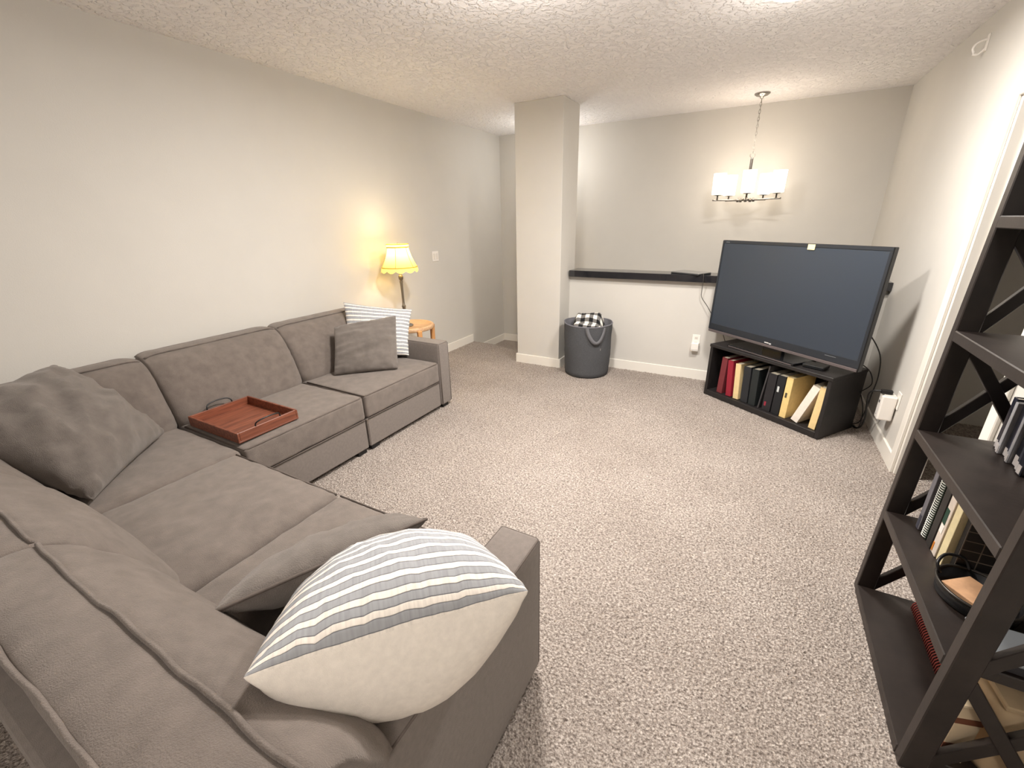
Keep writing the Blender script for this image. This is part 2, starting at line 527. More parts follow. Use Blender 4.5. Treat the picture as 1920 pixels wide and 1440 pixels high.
# door casing and jambs
door = struct(empty('door_1', (XR, (DY0 + DY1) / 2, 0)), 'white door casing around the open doorway behind the bookcase')
def dbox(name, x0, x1, y0, y1, z0, z1, bev=0.004):
    o = box(name, x0 - XR, x1 - XR, y0 - (DY0 + DY1) / 2, y1 - (DY0 + DY1) / 2, z0, z1, M['trim'], door, bev)
    return o
dbox('casing', XR - 0.018, XR, DY1 - 0.006, DY1 + 0.07, 0, DH + 0.075)
dbox('casing', XR - 0.018, XR, DY0 - 0.07, DY0 + 0.006, 0, DH + 0.075)
dbox('casing', XR - 0.018, XR, DY0 + 0.006, DY1 - 0.006, DH - 0.006, DH + 0.075)
dbox('jamb', XR, XR + 0.14, DY1 - 0.02, DY1, 0, DH)
dbox('jamb', XR, XR + 0.14, DY0, DY0 + 0.02, 0, DH)
dbox('door_stop', XR + 0.05, XR + 0.085, DY1 - 0.032, DY1 - 0.02, 0, DH)
dbox('jamb', XR, XR + 0.139, DY0 + 0.02, DY1 - 0.02, DH - 0.02, DH - 0.0005)

# column and half wall
struct(box('column', -2.36, -1.828, 4.385, 4.81, -0.02, CEIL, M['wall'], bev=0.004), 'full height square greige column left of the half wall')
struct(box('wall_half', -1.83, XR, 4.67, 4.80, -0.02, 1.005, M['wall'], bev=0), 'half wall in front of the stairwell')
struct(box('trim_1', -1.815, XR, 4.60, 4.87, 1.005, 1.073, M['cap'], bev=0.004), 'black painted cap on the half wall')

BH = 0.105
def base(name, x0, x1, y0, y1, z0=0.0, bh=BH):
    return struct(box(name, x0, x1, y0, y1, z0 - 0.01, z0 + bh, M['trim'], bev=0.004))
base('baseboard_left', XL, XL + 0.015, YB, 4.94)
base('baseboard_left_landing', XL, XL + 0.015, 5.0, YF, -0.19)
base('baseboard_far', XL, -2.0, YF - 0.015, YF, -0.19)
base('baseboard_half_wall', -1.82, XR, 4.655, 4.67)
base('baseboard_column_front', -2.375, -1.805, 4.37, 4.385)
base('baseboard_column_right', -1.82, -1.805, 4.385, 4.67)
base('baseboard_column_left', -2.375, -2.36, 4.385, 4.70)
base('baseboard_right', XR - 0.015, XR, DY1 + 0.07, 4.67)
base('baseboard_right_front', XR - 0.015, XR, YB, DY0 - 0.07)

# ------------------------------------------------------------------ sofa sections
def prof_back():
    P = [(0.075, 0.40), (0.045, 0.62), (0.035, 0.80), (0.037, 0.858), (0.10, 0.874), (0.172, 0.862), (0.235, 0.825), (0.30, 0.745), (0.355, 0.64),
         (0.402, 0.53), (0.42, 0.455), (0.385, 0.40)]
    return P

def back_cushion(parent, s0, s1, tomap, seed=0.0, mname='back_cushion', bulge=0.02, dz=0.0):
    """tomap(s, d, z) -> local point ; s along the length, d from the rear plane"""
    P = catmull([(d, z + dz, 0) for d, z in prof_back()], 4)
    P = [(p.x, p.y) for p in P]
    cd = 0.2; cz = 0.62
    L = s1 - s0
    Rr = 0.095
    ss = [0, 0.004, 0.012, 0.024, 0.04, 0.06]
    n = int(L / 0.022)
    ss = ss + [0.075 + (L - 0.15) * i / n for i in range(n + 1)] + [L - a for a in ss[::-1]]
    verts = []; faces = []
    m = len(P)
    for s in ss:
        e = min(s, L - s)
        k = 1.0
        if e < Rr: k = 1 - 0.26 * (1 - math.sqrt(max(0, 1 - (1 - e / Rr) ** 2)))
        t = s / L
        b = bulge * math.sin(math.pi * t) ** 0.7
        for (d, z) in P:
            dd = cd + (d - cd) * k
            zz = cz + (z - cz) * (0.55 + 0.45 * k if z < cz else (0.35 * k + 0.65))
            if d > 0.2: dd += b * min(1, (d - 0.2) / 0.12)
            p = Vector(tomap(s0 + s, dd, zz))
            a = 0.006 * nz(p, 5, seed) + 0.004 * nz(p, 13, seed + 5)
            e2 = math.exp(-e / 0.09)
            a += 0.007 * e2 * nz((p.x * 0.6, p.y * 0.6, p.z * 3.2), 12, seed + 9)
            verts.append(p + Vector(tomap(0, a * (1 if d > cd else -0.3), a * 0.6)) - Vector(tomap(0, 0, 0)))
    ns = len(ss)
    for i in range(ns - 1):
        for j in range(m - 1):
            faces.append((i * m + j, i * m + j + 1, (i + 1) * m + j + 1, (i + 1) * m + j))
        faces.append((i * m + m - 1, i * m, (i + 1) * m, (i + 1) * m + m - 1))
    # rounded ends
    for i, sg in ((0, -1), (ns - 1, 1)):
        c = len(verts)
        ring0 = [i * m + j for j in range(m)]
        rings = [ring0]
        for q, out in ((0.75, 0.010), (0.4, 0.016)):
            st = len(verts)
            for j in range(m):
                v = Vector(verts[i * m + j])
                ctr = Vector(tomap(s0 + ss[i], cd, cz))
                off = Vector(tomap(sg * out, 0, 0)) - Vector(tomap(0, 0, 0))
                verts.append(ctr + (v - ctr) * q + off)
            rings.append(list(range(st, st + m)))
        for A, B in zip(rings, rings[1:]):
            for j in range(m):
                f = (A[j], A[(j + 1) % m], B[(j + 1) % m], B[j])
                faces.append(f)
        faces.append(tuple(rings[-1]))
    bm = bmesh.new()
    vs = [bm.verts.new(v) for v in verts]
    for f in faces:
        try: bm.faces.new([vs[k] for k in f])
        except ValueError: pass
    o = bm_out(mname, bm, M['sofa'], parent, True)
    # piping along the two top seams
    for (d, z, nm) in ((0.176, 0.866, 'welt'), (0.036, 0.861, 'welt')):
        pts = []
        for s in np.linspace(0.01, L - 0.01, 40):
            e = min(s, L - s)
            k = 1.0
            if e < Rr: k = 1 - 0.26 * (1 - math.sqrt(max(0, 1 - (1 - e / Rr) ** 2)))
            p = Vector(tomap(s0 + s, cd + (d - cd) * k, cz + (z + dz - cz) * (0.35 * k + 0.65)))
            a = 0.006 * nz(p, 5, seed) + 0.004 * nz(p, 13, seed + 5) + 0.003 * nz(p, 8, 33)
            pts.append(p + Vector(tomap(0, a, a * 0.6)) - Vector(tomap(0, 0, 0)))
        tube(nm, pts, 0.0056, M['sofa'], o, 6)
    return o

def rect_welt(parent, pts, r=0.0045):
    return tube('welt', pts, r, M['welt'], parent, 6)

SX, SY0 = -3.36, 0.0           # rear planes of the two rows
FX, FY = -2.31, 1.06           # front planes
SEAT = 0.445
def feet(root, pts):
    for (x, y) in pts:
        box('foot', x - 0.04, x + 0.04, y - 0.04, y + 0.04, 0.0, 0.04, M['foot'], root, 0.003)

mapF = lambda s, d, z: (SX + d, s, z)      # long row along the left wall
mapN = lambda s, d, z: (s, SY0 + d, z)     # near row, back towards the camera

def far_seat(root, y0, y1, seed):
    box('base', SX + 0.01, FX - 0.008, y0 + 0.004, y1 - 0.004, 0.035, 0.262, M['sofa_arm'], root, 0.008)
    c = rbox('seat_cushion', SX + 0.30, FX, y0 + 0.004, y1 - 0.004, 0.266, SEAT, 0.022, M['sofa'], root, top=0.018, wr=0.004, seed=seed)
    x, z = FX - 0.006, SEAT - 0.005
    rect_welt(c, [(SX + 0.42, y0 + 0.011, z + 0.004), (x - 0.01, y0 + 0.011, z), (x, y0 + 0.03, z), (x, (y0 + y1) / 2, z), (x, y1 - 0.03, z), (x - 0.01, y1 - 0.011, z), (SX + 0.42, y1 - 0.011, z + 0.004)])
    rect_welt(c, [(FX - 0.003, y0 + 0.012, 0.265), (FX - 0.003, y1 - 0.012, 0.265)], 0.004)
    return c

# far end section with one arm
s1 = empty('sofa_section', label='far end section of the grey sectional sofa with a single arm beside the side table', cat='sofa')
far_seat(s1, 1.97, 2.832, 1.0)
back_cushion(s1, 1.975, 2.835, mapF, 2.0)
box('back_frame', SX - 0.005, SX + 0.05, 1.974, 2.96, 0.035, 0.82, M['sofa_arm'], s1, 0.012, seg=2)
arm = rbox('arm', SX, FX + 0.004, 2.836, 2.975, 0.035, 0.612, 0.018, M['sofa_arm'], s1, step=0.06)
rect_welt(arm, [(SX + 0.1, 2.842, 0.606), (FX - 0.01, 2.842, 0.606), (FX - 0.002, 2.85, 0.604), (FX - 0.002, 2.962, 0.604), (FX - 0.01, 2.970, 0.606), (SX + 0.1, 2.970, 0.606)], 0.004)
rect_welt(arm, [(FX + 0.002, 2.843, 0.60), (FX + 0.002, 2.843, 0.05)], 0.0035)
rect_welt(arm, [(FX + 0.002, 2.968, 0.60), (FX + 0.002, 2.968, 0.05)], 0.0035)
feet(s1, [(FX - 0.06, 2.91), (FX - 0.06, 2.03), (SX + 0.08, 2.91), (SX + 0.08, 2.03)])
# armless middle section
s2 = empty('sofa_section', label='armless middle section of the grey sectional sofa under the wooden tray', cat='sofa')
far_seat(s2, 1.10, 1.962, 4.0)
back_cushion(s2, 1.10, 1.968, mapF, 5.0, bulge=0.03)
box('back_frame', SX - 0.005, SX + 0.05, 1.104, 1.968, 0.035, 0.82, M['sofa_arm'], s2, 0.012, seg=2)
feet(s2, [(FX - 0.06, 1.90), (FX - 0.06, 1.16), (SX + 0.08, 1.90), (SX + 0.08, 1.16)])
# corner section
s3 = empty('sofa_section', label='corner section of the grey sectional sofa holding the big slumped pillow', cat='sofa')
box('base', SX + 0.01, FX - 0.006, SY0 + 0.01, 1.085, 0.035, 0.262, M['sofa_arm'], s3, 0.008)
rbox('seat_cushion', SX + 0.30, FX - 0.003, SY0 + 0.28, 1.092, 0.266, SEAT + 0.004, 0.028, M['sofa'], s3, top=0.02, wr=0.006, seed=6.0)
back_cushion(s3, 0.40, 1.093, mapF, 7.0, bulge=0.015, dz=-0.01)
back_cushion(s3, SX + 0.10, FX - 0.005, mapN, 8.0, bulge=0.02)
box('back_frame', SX - 0.005, SX + 0.05, SY0, 1.096, 0.035, 0.82, M['sofa_arm'], s3, 0.012, seg=2)
box('back_frame', SX + 0.05, FX - 0.003, SY0 - 0.005, SY0 + 0.05, 0.035, 0.82, M['sofa_arm'], s3, 0.012, seg=2)
feet(s3, [(SX + 0.08, SY0 + 0.08), (FX - 0.08, SY0 + 0.08), (SX + 0.08, 1.0)])
# near two-seat section with arm
AX0, AX1 = -0.632, -0.482
SPL = -1.50
s4 = empty('sofa_section', label='near two seat section of the grey sectional sofa with its back to the camera', cat='sofa')
box('base', FX + 0.003, AX0, SY0 + 0.01, FY - 0.008, 0.035, 0.262, M['sofa_arm'], s4, 0.008)
for (a, b, sd) in ((FX + 0.004, SPL, 11.0), (SPL + 0.002, AX0 - 0.003, 14.0)):
    c = rbox('seat_cushion', a, b, SY0 + 0.28, FY, 0.266, SEAT + 0.008, 0.03, M['sofa'], s4, top=0.03, wr=0.006, seed=sd)
    rect_welt(c, [(a + 0.012, FY - 0.007, SEAT + 0.003), ((a + b) / 2, FY - 0.006, SEAT + 0.005), (b - 0.012, FY - 0.007, SEAT + 0.003)])
    rect_welt(c, [(a + 0.012, FY - 0.003, 0.266), (b - 0.012, FY - 0.003, 0.266)], 0.004)
back_cushion(s4, FX + 0.004, SPL - 0.002, mapN, 16.0, bulge=0.045)
def mapA(s, d, z):
    lim = -0.645 + 0.22 * min(1.0, max(0.0, (z - 0.60) / 0.05))
    return (min(s, lim), SY0 + d, z)
back_cushion(s4, SPL + 0.002, -0.45, mapA, 18.0, bulge=0.02)
box('back_frame', FX + 0.003, AX1 - 0.01, SY0 - 0.005, SY0 + 0.05, 0.035, 0.80, M['sofa_arm'], s4, 0.012, seg=2)
arm = rbox('arm', AX0, AX1, SY0 + 0.045, FY - 0.02, 0.035, 0.622, 0.016, M['sofa_arm'], s4, step=0.06)
ay = FY - 0.02
rect_welt(arm, [(AX0 + 0.006, SY0 + 0.1, 0.617), (AX0 + 0.006, ay - 0.01, 0.617), (AX0 + 0.014, ay - 0.003, 0.615), (AX1 - 0.014, ay - 0.003, 0.615), (AX1 - 0.006, ay - 0.01, 0.617), (AX1 - 0.006, SY0 + 0.1, 0.617)], 0.0035)
rect_welt(arm, [(AX1 - 0.004, ay - 0.006, 0.61), (AX1 - 0.004, ay - 0.006, 0.05)], 0.0035)
rect_welt(arm, [(AX0 + 0.004, ay - 0.002, 0.61), (AX0 + 0.004, ay - 0.002, 0.05)], 0.0035)
feet(s4, [(AX1 - 0.06, FY - 0.07), (AX1 - 0.06, SY0 + 0.09), (FX + 0.08, FY - 0.07)])

# ------------------------------------------------------------------ loose pillows
def pillow(name, TL, TR, BR, BL, thick, mats, toward, label, group=None, folds=0.0, fdir=0.8, cr=0.0, ear=0.07, n=44, seed=0.0, wr=0.010, back=None, sharp=0.5, welt=None, sag=0.0, fthick=1.0, bthick=1.0):
    TL, TR, BR, BL = [Vector(p) for p in (TL, TR, BR, BL)]
    C = (TL + TR + BR + BL) / 4
    ex = ((TR - TL) + (BR - BL)).normalized()
    ey = ((TL - BL) + (TR - BR)); ey = (ey - ex * ey.dot(ex)).normalized()
    N = ex.cross(ey)
    flip = N.dot(Vector(toward) - C) < 0
    loc = [Vector(((p - C).dot(ex), (p - C).dot(ey), (p - C).dot(N))) for p in (TL, TR, BR, BL)]
    W = ((loc[1] - loc[0]).length + (loc[2] - loc[3]).length) / 2
    H = ((loc[0] - loc[3]).length + (loc[1] - loc[2]).length) / 2
    def basep(u, v):
        uu = u * (1 - ear * (1 - v * v)); vv = v * (1 - ear * (1 - u * u))
        uu, vv = uu * (1 - cr * v ** 8), vv * (1 - cr * u ** 8)
        a = (1 + uu) / 2; b = (1 + vv) / 2
        return loc[3] * (1 - a) * (1 - b) + loc[2] * a * (1 - b) + loc[0] * (1 - a) * b + loc[1] * a * b
    ts = [math.sin(math.pi / 2 * (-1 + 2 * i / n)) for i in range(n + 1)]
    arcs = {}
    for side in (1, -1):
        k = fthick if (side == 1) != flip else bthick
        prev = None; acc = 0.0; row = []
        for j in range(n + 1):
            q = basep(0, ts[j]) + Vector((0, 0, thick / 2 * max(0, 1 - ts[j] ** 2) ** sharp * k))
            if prev is not None: acc += (q - prev).length
            prev = q; row.append(acc)
        arcs[side] = row
    verts = []; uvs = []; faces = []; fm = []
    for side in (1, -1):
        for j in range(n + 1):
            for i in range(n + 1):
                u, v = ts[i], ts[j]
                p = basep(u, v)
                f = max(0, (1 - u * u)) * max(0, (1 - v * v))
                hgt = thick / 2 * f ** sharp * (fthick if (side == 1) != flip else bthick)
                ed = 1 - max(abs(u), abs(v))
                ang = math.atan2(v, u)
                w = wr * (f ** 0.3) * (nz(p, 7, seed + side) + 0.6 * nz(p, 16, seed + 2 + side))
                # radiating gathers from the seams and corners
                cc = abs(u * v)
                w += wr * 1.3 * math.exp(-ed * 5) * (1 if ed > 0.01 else 0) * nz((u * 9 if abs(v) > abs(u) else u * 2, v * 9 if abs(u) >= abs(v) else v * 2, side), 1.0, seed + 7)
                if folds:
                    ca, sa = math.cos(fdir), math.sin(fdir)
                    al, ac = u * ca + v * sa, -u * sa + v * ca
                    rid = 1 - abs(2 * nz((al * 0.7 + 0.25 * math.sin(ac * 2), ac * 2.6 + 0.35 * al * ac, 1.3), 1.0, seed + 21))
                    rid2 = 1 - abs(2 * nz((al * 1.6, ac * 6.0 + al * ac, 4.3), 1.0, seed + 31))
                    w += folds * (f ** 0.45) * (rid ** 2 - 0.5 + 0.4 * (rid2 ** 2 - 0.5))
                p = p + Vector((0, 0, side * (hgt + w) - sag * f))
                verts.append(p); uvs.append((u * W / 2, arcs[side][j]))
        o0 = 0 if side == 1 else (n + 1) ** 2
        for j in range(n):
            for i in range(n):
                a = o0 + j * (n + 1) + i
                q = (a, a + 1, a + n + 2, a + n + 1)
                faces.append(q if side == 1 else q[::-1])
                front = (side == 1) != flip
                fm.append(0 if front else 1)
    me = bpy.data.meshes.new(name)
    me.from_pydata([tuple(v) for v in verts], [], faces)
    ul = me.uv_layers.new(name='UVMap')
    for l in me.loops: ul.data[l.index].uv = uvs[l.vertex_index]
    for p, k in zip(me.polygons, fm): p.material_index = k
    bm = bmesh.new(); bm.from_mesh(me)
    bmesh.ops.remove_doubles(bm, verts=bm.verts[:], dist=0.0006)
    bm.to_mesh(me); bm.free()
    o = link_mesh(name, me, list(mats) if len(mats) > 1 else [mats[0], mats[0]])
    mw = Matrix((ex, ey, N)).transposed().to_4x4(); mw.translation = C
    o.matrix_world = mw
    tag(o, label, 'pillow', group)
    if welt:
        pts = []
        for k in range(4):
            for i in range(0, n, 2):
                t = ts[i]
                u, v = ((t, -1), (1, t), (-t, 1), (-1, -t))[k]
                pts.append(basep(u, v))
        tube('welt', pts, 0.0055, welt, o, 6, closed=True)
    return o

# slumped big pillow in the corner
pillow('throw_pillow', (-3.10, 0.70, 0.94), (-2.82, 0.96, 0.50), (-2.38, 0.49, 0.49), (-2.84, 0.18, 0.88), 0.30, [M['pillow']], (0, 2, 1.6),
       'large slumped grey pillow in the corner of the sofa', seed=3.0, wr=0.022, ear=0.03, fthick=1.25, sharp=0.42, folds=0.035, fdir=-0.5)
# grey pillow leaning on the near arm, seen along its seam
pillow('throw_pillow', (-1.03, 0.325, 0.72), (-0.80, 0.855, 0.71), (-1.08, 1.0, 0.50), (-1.27, 0.47, 0.50), 0.17, [M['pillow']], (-2, 0.6, 2),
       'grey pillow with a piped seam lying under the near striped pillow', seed=9.0, wr=0.008, ear=0.04, welt=M['welt'], folds=0.008, fdir=1.57)
# striped pillow on the near arm
pillow('throw_pillow', (-0.634, 0.206, 0.906), (-0.325, 0.645, 0.838), (-0.60, 0.865, 0.655), (-0.90, 0.46, 0.69), 0.29, [M['stripe'], M['cream']], (-2, 1.2, 3),
       'striped blue grey and cream pillow on the near arm', seed=12.0, wr=0.006, ear=0.05, sharp=0.5, bthick=1.65, folds=0.005, fdir=1.3, cr=0.012)
# far striped pillow
pillow('throw_pillow', (-3.13, 2.60, 0.955), (-2.71, 3.0, 0.855), (-2.62, 2.80, 0.48), (-2.98, 2.42, 0.50), 0.16, [M['stripe'], M['cream']], (0, 0, 1.6),
       'striped white pillow at the far arm behind a grey pillow', seed=15.0, wr=0.006, ear=0.06)
# grey pillow in front of it
pillow('throw_pillow', (-2.94, 2.31, 0.815), (-2.72, 2.80, 0.835), (-2.46, 2.49, 0.47), (-2.82, 2.14, 0.47), 0.17, [M['pillow']], (0, 0, 1.6),
       'square grey pillow standing in front of the far striped pillow', seed=18.0, wr=0.010, ear=0.03, sharp=0.42, folds=0.016, fdir=0.1, cr=0.02)

# ------------------------------------------------------------------ tray on the sofa
tray = empty('serving_tray', (-2.625, 1.305, 0.462), 0.0, 'reddish wooden serving tray with black handles on the middle sofa seat', 'tray')
TW, TD, TH = 0.255, 0.187, 0.062
box('tray_base', -TW, TW, -TD, TD, 0.0, 0.010, M['traywood'], tray, 0.002)
bm = bmesh.new(); add_box(bm, -TW, TW, -TD, -TD + 0.012, 0.008, TH, 0.002); bm_out('rim', bm, M['traywood'], tray)
bm = bmesh.new(); add_box(bm, -TW, TW, TD - 0.012, TD, 0.008, TH, 0.002); bm_out('rim', bm, M['traywood'], tray)
bm = bmesh.new(); add_box(bm, -TW, -TW + 0.012, -TD + 0.012, TD - 0.012, 0.008, TH, 0.002); bm_out('rim', bm, M['traywood'], tray)
bm = bmesh.new(); add_box(bm, TW - 0.012, TW, -TD + 0.012, TD - 0.012, 0.008, TH, 0.002); bm_out('rim', bm, M['traywood'], tray)
for sx in (-1, 1):
    x = sx * (TW - 0.004)
    pts = catmull([(x, -0.075, TH - 0.03), (x, -0.075, TH + 0.012), (x + sx * 0.012, -0.055, TH + 0.030), (x + sx * 0.016, 0, TH + 0.036), (x + sx * 0.012, 0.055, TH + 0.030), (x, 0.075, TH + 0.012), (x, 0.075, TH - 0.03)], 5)
    tube('handle', pts, 0.0042, M['black'], tray, 7)

# ------------------------------------------------------------------ side table and table lamp
TC = (-3.06, 3.34)
tab = empty('side_table', (TC[0], TC[1], 0), 0.3, 'round honey coloured wooden side table behind the far sofa arm', 'table')
lathe('tabletop', [(0.0005, 0.568), (0.232, 0.568), (0.24, 0.575), (0.24, 0.606), (0.232, 0.612), (0.214, 0.612), (0.208, 0.600), (0.0005, 0.600)], M['tablewood'], tab, 40)
for k in range(4):
    a = math.radians(45 + 90 * k)
    c, s = math.cos(a), math.sin(a)
    mt = Matrix.Translation((c * 0.222, s * 0.222, 0)) @ Matrix.Rotation(a, 4, 'Z') @ Matrix.Rotation(0.03, 4, 'Y')
    box('leg', -0.018, 0.022, -0.022, 0.022, 0.0, 0.585, M['pinkwood'], tab, 0.005, mt)
bm = bmesh.new()
for k in range(2):
    mt = Matrix.Rotation(math.radians(45 + 90 * k), 4, 'Z')
    add_box(bm, -0.215, 0.215, -0.011, 0.011, 0.20 + 0.022 * k, 0.222 + 0.022 * k, 0.002, mt)
bm_out('stretcher', bm, M['pinkwood'], tab)

LC = (-3.085, 3.30)
lamp = empty('table_lamp', (LC[0], LC[1], 0.60), 0.0, 'lit table lamp with a scalloped yellow shade on the side table', 'lamp')
lathe('lamp_base', [(0.0005, 0.0), (0.075, 0.0), (0.078, 0.008), (0.070, 0.016), (0.045, 0.026), (0.022, 0.036), (0.016, 0.05), (0.0005, 0.05)], M['chrome'], lamp, 28)
lathe('stem', [(0.0005, 0.045), (0.016, 0.045), (0.022, 0.058), (0.015, 0.07), (0.020, 0.085), (0.024, 0.10), (0.013, 0.115), (0.012, 0.15), (0.017, 0.19), (0.021, 0.205), (0.014, 0.22), (0.0115, 0.25),
               (0.012, 0.36), (0.014, 0.43), (0.018, 0.45), (0.013, 0.46), (0.022, 0.475), (0.024, 0.50), (0.014, 0.515), (0.0005, 0.515)],
      simple('pewter', (138, 128, 112), 0.35, metal=0.8), lamp, 20)
lathe('candle_sleeve', [(0.0005, 0.515), (0.013, 0.515), (0.013, 0.60), (0.0005, 0.60)], simple('ivory_sleeve', (238, 226, 200), 0.5), lamp, 16)
lathe('bulb', [(0.0005, 0.60), (0.012, 0.605), (0.026, 0.64), (0.028, 0.66), (0.018, 0.685), (0.0005, 0.692)], M['bulb'], lamp, 16)
def lampshade():
    nseg = 96
    z0, z1 = 0.565, 0.808
    prof = [(0.0, 0.186), (0.10, 0.178), (0.13, 0.172), (0.3, 0.150), (0.5, 0.129), (0.7, 0.113), (0.86, 0.104), (0.9, 0.106), (1.0, 0.104)]
    verts = []; faces = []
    for t, r in prof:
        for k in range(nseg):
            a = 2 * math.pi * k / nseg
            # six soft panels
            pan = 1 - 0.035 * abs(math.sin(3 * a)) if t < 0.88 else 1.0
            z = z0 + (z1 - z0) * t
            if t == 0.0: z -= 0.022 * abs(math.sin(a * 6))
            verts.append((r * pan * math.cos(a), r * pan * math.sin(a), z))
    for i in range(len(prof) - 1):
        for k in range(nseg):
            faces.append((i * nseg + k, i * nseg + (k + 1) % nseg, (i + 1) * nseg + (k + 1) % nseg, (i + 1) * nseg + k))
    sh = mesh_from('lamp_shade', verts, faces, M['shade'], lamp)
    for t, rr, th in ((0.115, 0.1755, 0.004), (0.875, 0.1045, 0.005), (0.99, 0.1042, 0.004)):
        z = z0 + (z1 - z0) * t
        tube('trim_band', [(rr * (1 - (0.035 * abs(math.sin(3 * 2 * math.pi * k / 72)) if t < 0.88 else 0)) * math.cos(2 * math.pi * k / 72), rr * (1 - (0.035 * abs(math.sin(3 * 2 * math.pi * k / 72)) if t < 0.88 else 0)) * math.sin(2 * math.pi * k / 72), z) for k in range(72)], th, M['shadetrim'], sh, 6, True)
    for k in range(6):
        a = math.pi / 3 * k
        tube('panel_seam', [(r * math.cos(a) * 1.004, r * math.sin(a) * 1.004, z0 + (z1 - z0) * t) for t, r in prof[1:7]], 0.0022, simple('shade_seam', (170, 140, 60), 0.8), sh, 5)
    bm = bmesh.new()
    for k in range(3):
        a = 2 * math.pi * k / 3
        tube_bm(bm, [(0, 0, z1 - 0.02), (0.103 * math.cos(a), 0.103 * math.sin(a), z1 - 0.005)], 0.002, 5)
    tube_bm(bm, [(0, 0, 0.69), (0, 0, z1 + 0.012)], 0.003, 6)
    bm_out('shade_frame', bm, M['chrome'], lamp)
lampshade()
point('table_lamp_bulb_light', (LC[0], LC[1], 0.60 + 0.73), 7.5, (1.0, 0.85, 0.56), 0.06)

# ------------------------------------------------------------------ chandelier
CH = empty('chandelier', (-0.205, 5.36, 0), 0.0, 'five shade brushed nickel chandelier hanging over the stairwell', 'chandelier')
lathe('ceiling_canopy', [(0.0005, 2.69), (0.068, 2.69), (0.068, 2.682), (0.05, 2.668), (0.02, 2.66), (0.012, 2.645), (0.0005, 2.645)], M['chrome'], CH, 28)
bm = bmesh.new()
zt, zb = 2.645, 2.185
nl = 15
pit = (zt - zb) / nl
for k in range(nl):
    z = zt - pit * (k + 0.5)
    a = 0 if k % 2 else math.pi / 2
    ring = []
    for q in range(12):
        th = 2 * math.pi * q / 12
        xx = 0.0085 * math.cos(th); zz = pit * 0.62 * math.sin(th)
        ring.append((xx * math.cos(a), xx * math.sin(a), z + zz))
    tube_bm(bm, ring, 0.0022, 5, True)
bm_out('chain', bm, M['chrome'], CH, True)
tube('lamp_cord', [(0.004, 0, zt), (0.006, 0.003, 2.5), (-0.004, 0.003, 2.35), (0.003, 0, zb)], 0.0022, simple('clear_cord', (190, 184, 172), 0.3), CH, 6)
bm = bmesh.new()
tube_bm(bm, [(0.022 * math.cos(2 * math.pi * q / 14), 0, 2.165 + 0.022 * math.sin(2 * math.pi * q / 14)) for q in range(14)], 0.0035, 6, True)
bm_out('hanging_loop', bm, M['chrome'], CH, True)
lathe('center_rod', [(0.0005, 1.735), (0.010, 1.735), (0.018, 1.745), (0.026, 1.765), (0.018, 1.785), (0.013, 1.79), (0.013, 2.13), (0.009, 2.145), (0.0005, 2.145)], M['chrome'], CH, 16)
for k in range(5):
    a = math.radians(-(15 + 72 * k))
    rr = 0.278
    c, s = math.cos(a), math.sin(a)
    am = tube('arm', [(0.02 * c, 0.02 * s, 1.755), (0.07 * c, 0.07 * s, 1.755), (rr * c, rr * s, 1.758), ((rr + 0.045) * c, (rr + 0.045) * s, 1.758)], 0.0075, M['chrome'], CH, 8)
    lathe('lamp_cup', [(0.0005, 1.76), (0.008, 1.76), (0.008, 1.80), (0.035, 1.803), (0.036, 1.812), (0.0005, 1.812)], M['chrome'], am, 18, (rr * c, rr * s, 0))
    lathe('knuckle', [(0.0005, 1.735), (0.014, 1.738), (0.018, 1.755), (0.014, 1.772), (0.0005, 1.775)], M['chrome'], am, 12, (0.075 * c, 0.075 * s, 0))
    lathe('glass_shade', [(0.0005, 1.812), (0.054, 1.812), (0.057, 1.816), (0.060, 2.008), (0.056, 2.008), (0.053, 1.82), (0.0005, 1.82)], M['glasslit'], CH, 24, (rr * c, rr * s, 0))

point('chandelier_light', (-0.205, 5.30, 2.28), 2.5, (1.0, 0.92, 0.84), 0.16)

# ceiling fixtures out of view; the middle and rear ones are added for fill
def flush(x, y, label):
    f = empty('ceiling_light', (x, y, CEIL), 0, label, 'ceiling light')
    lathe('ceiling_pan', [(0.0005, 0.0), (0.165, 0.0), (0.165, -0.02), (0.0005, -0.02)], M['chrome'], f, 32)
    lathe('glass_dome', [(0.155, -0.02), (0.15, -0.035), (0.12, -0.058), (0.07, -0.072), (0.0005, -0.077)], simple('lit_dome_glass', (255, 250, 240), 0.4, emit=(255, 238, 214), estr=6.0), f, 32, cap=False)
flush(-0.03, 3.02, 'flush mounted ceiling light nearest the bookcase')
flush(-1.1, 2.1, 'added flush ceiling light for fill above the middle of the room')
flush(0.45, -1.1, 'added flush ceiling light for fill behind the near sofa section')

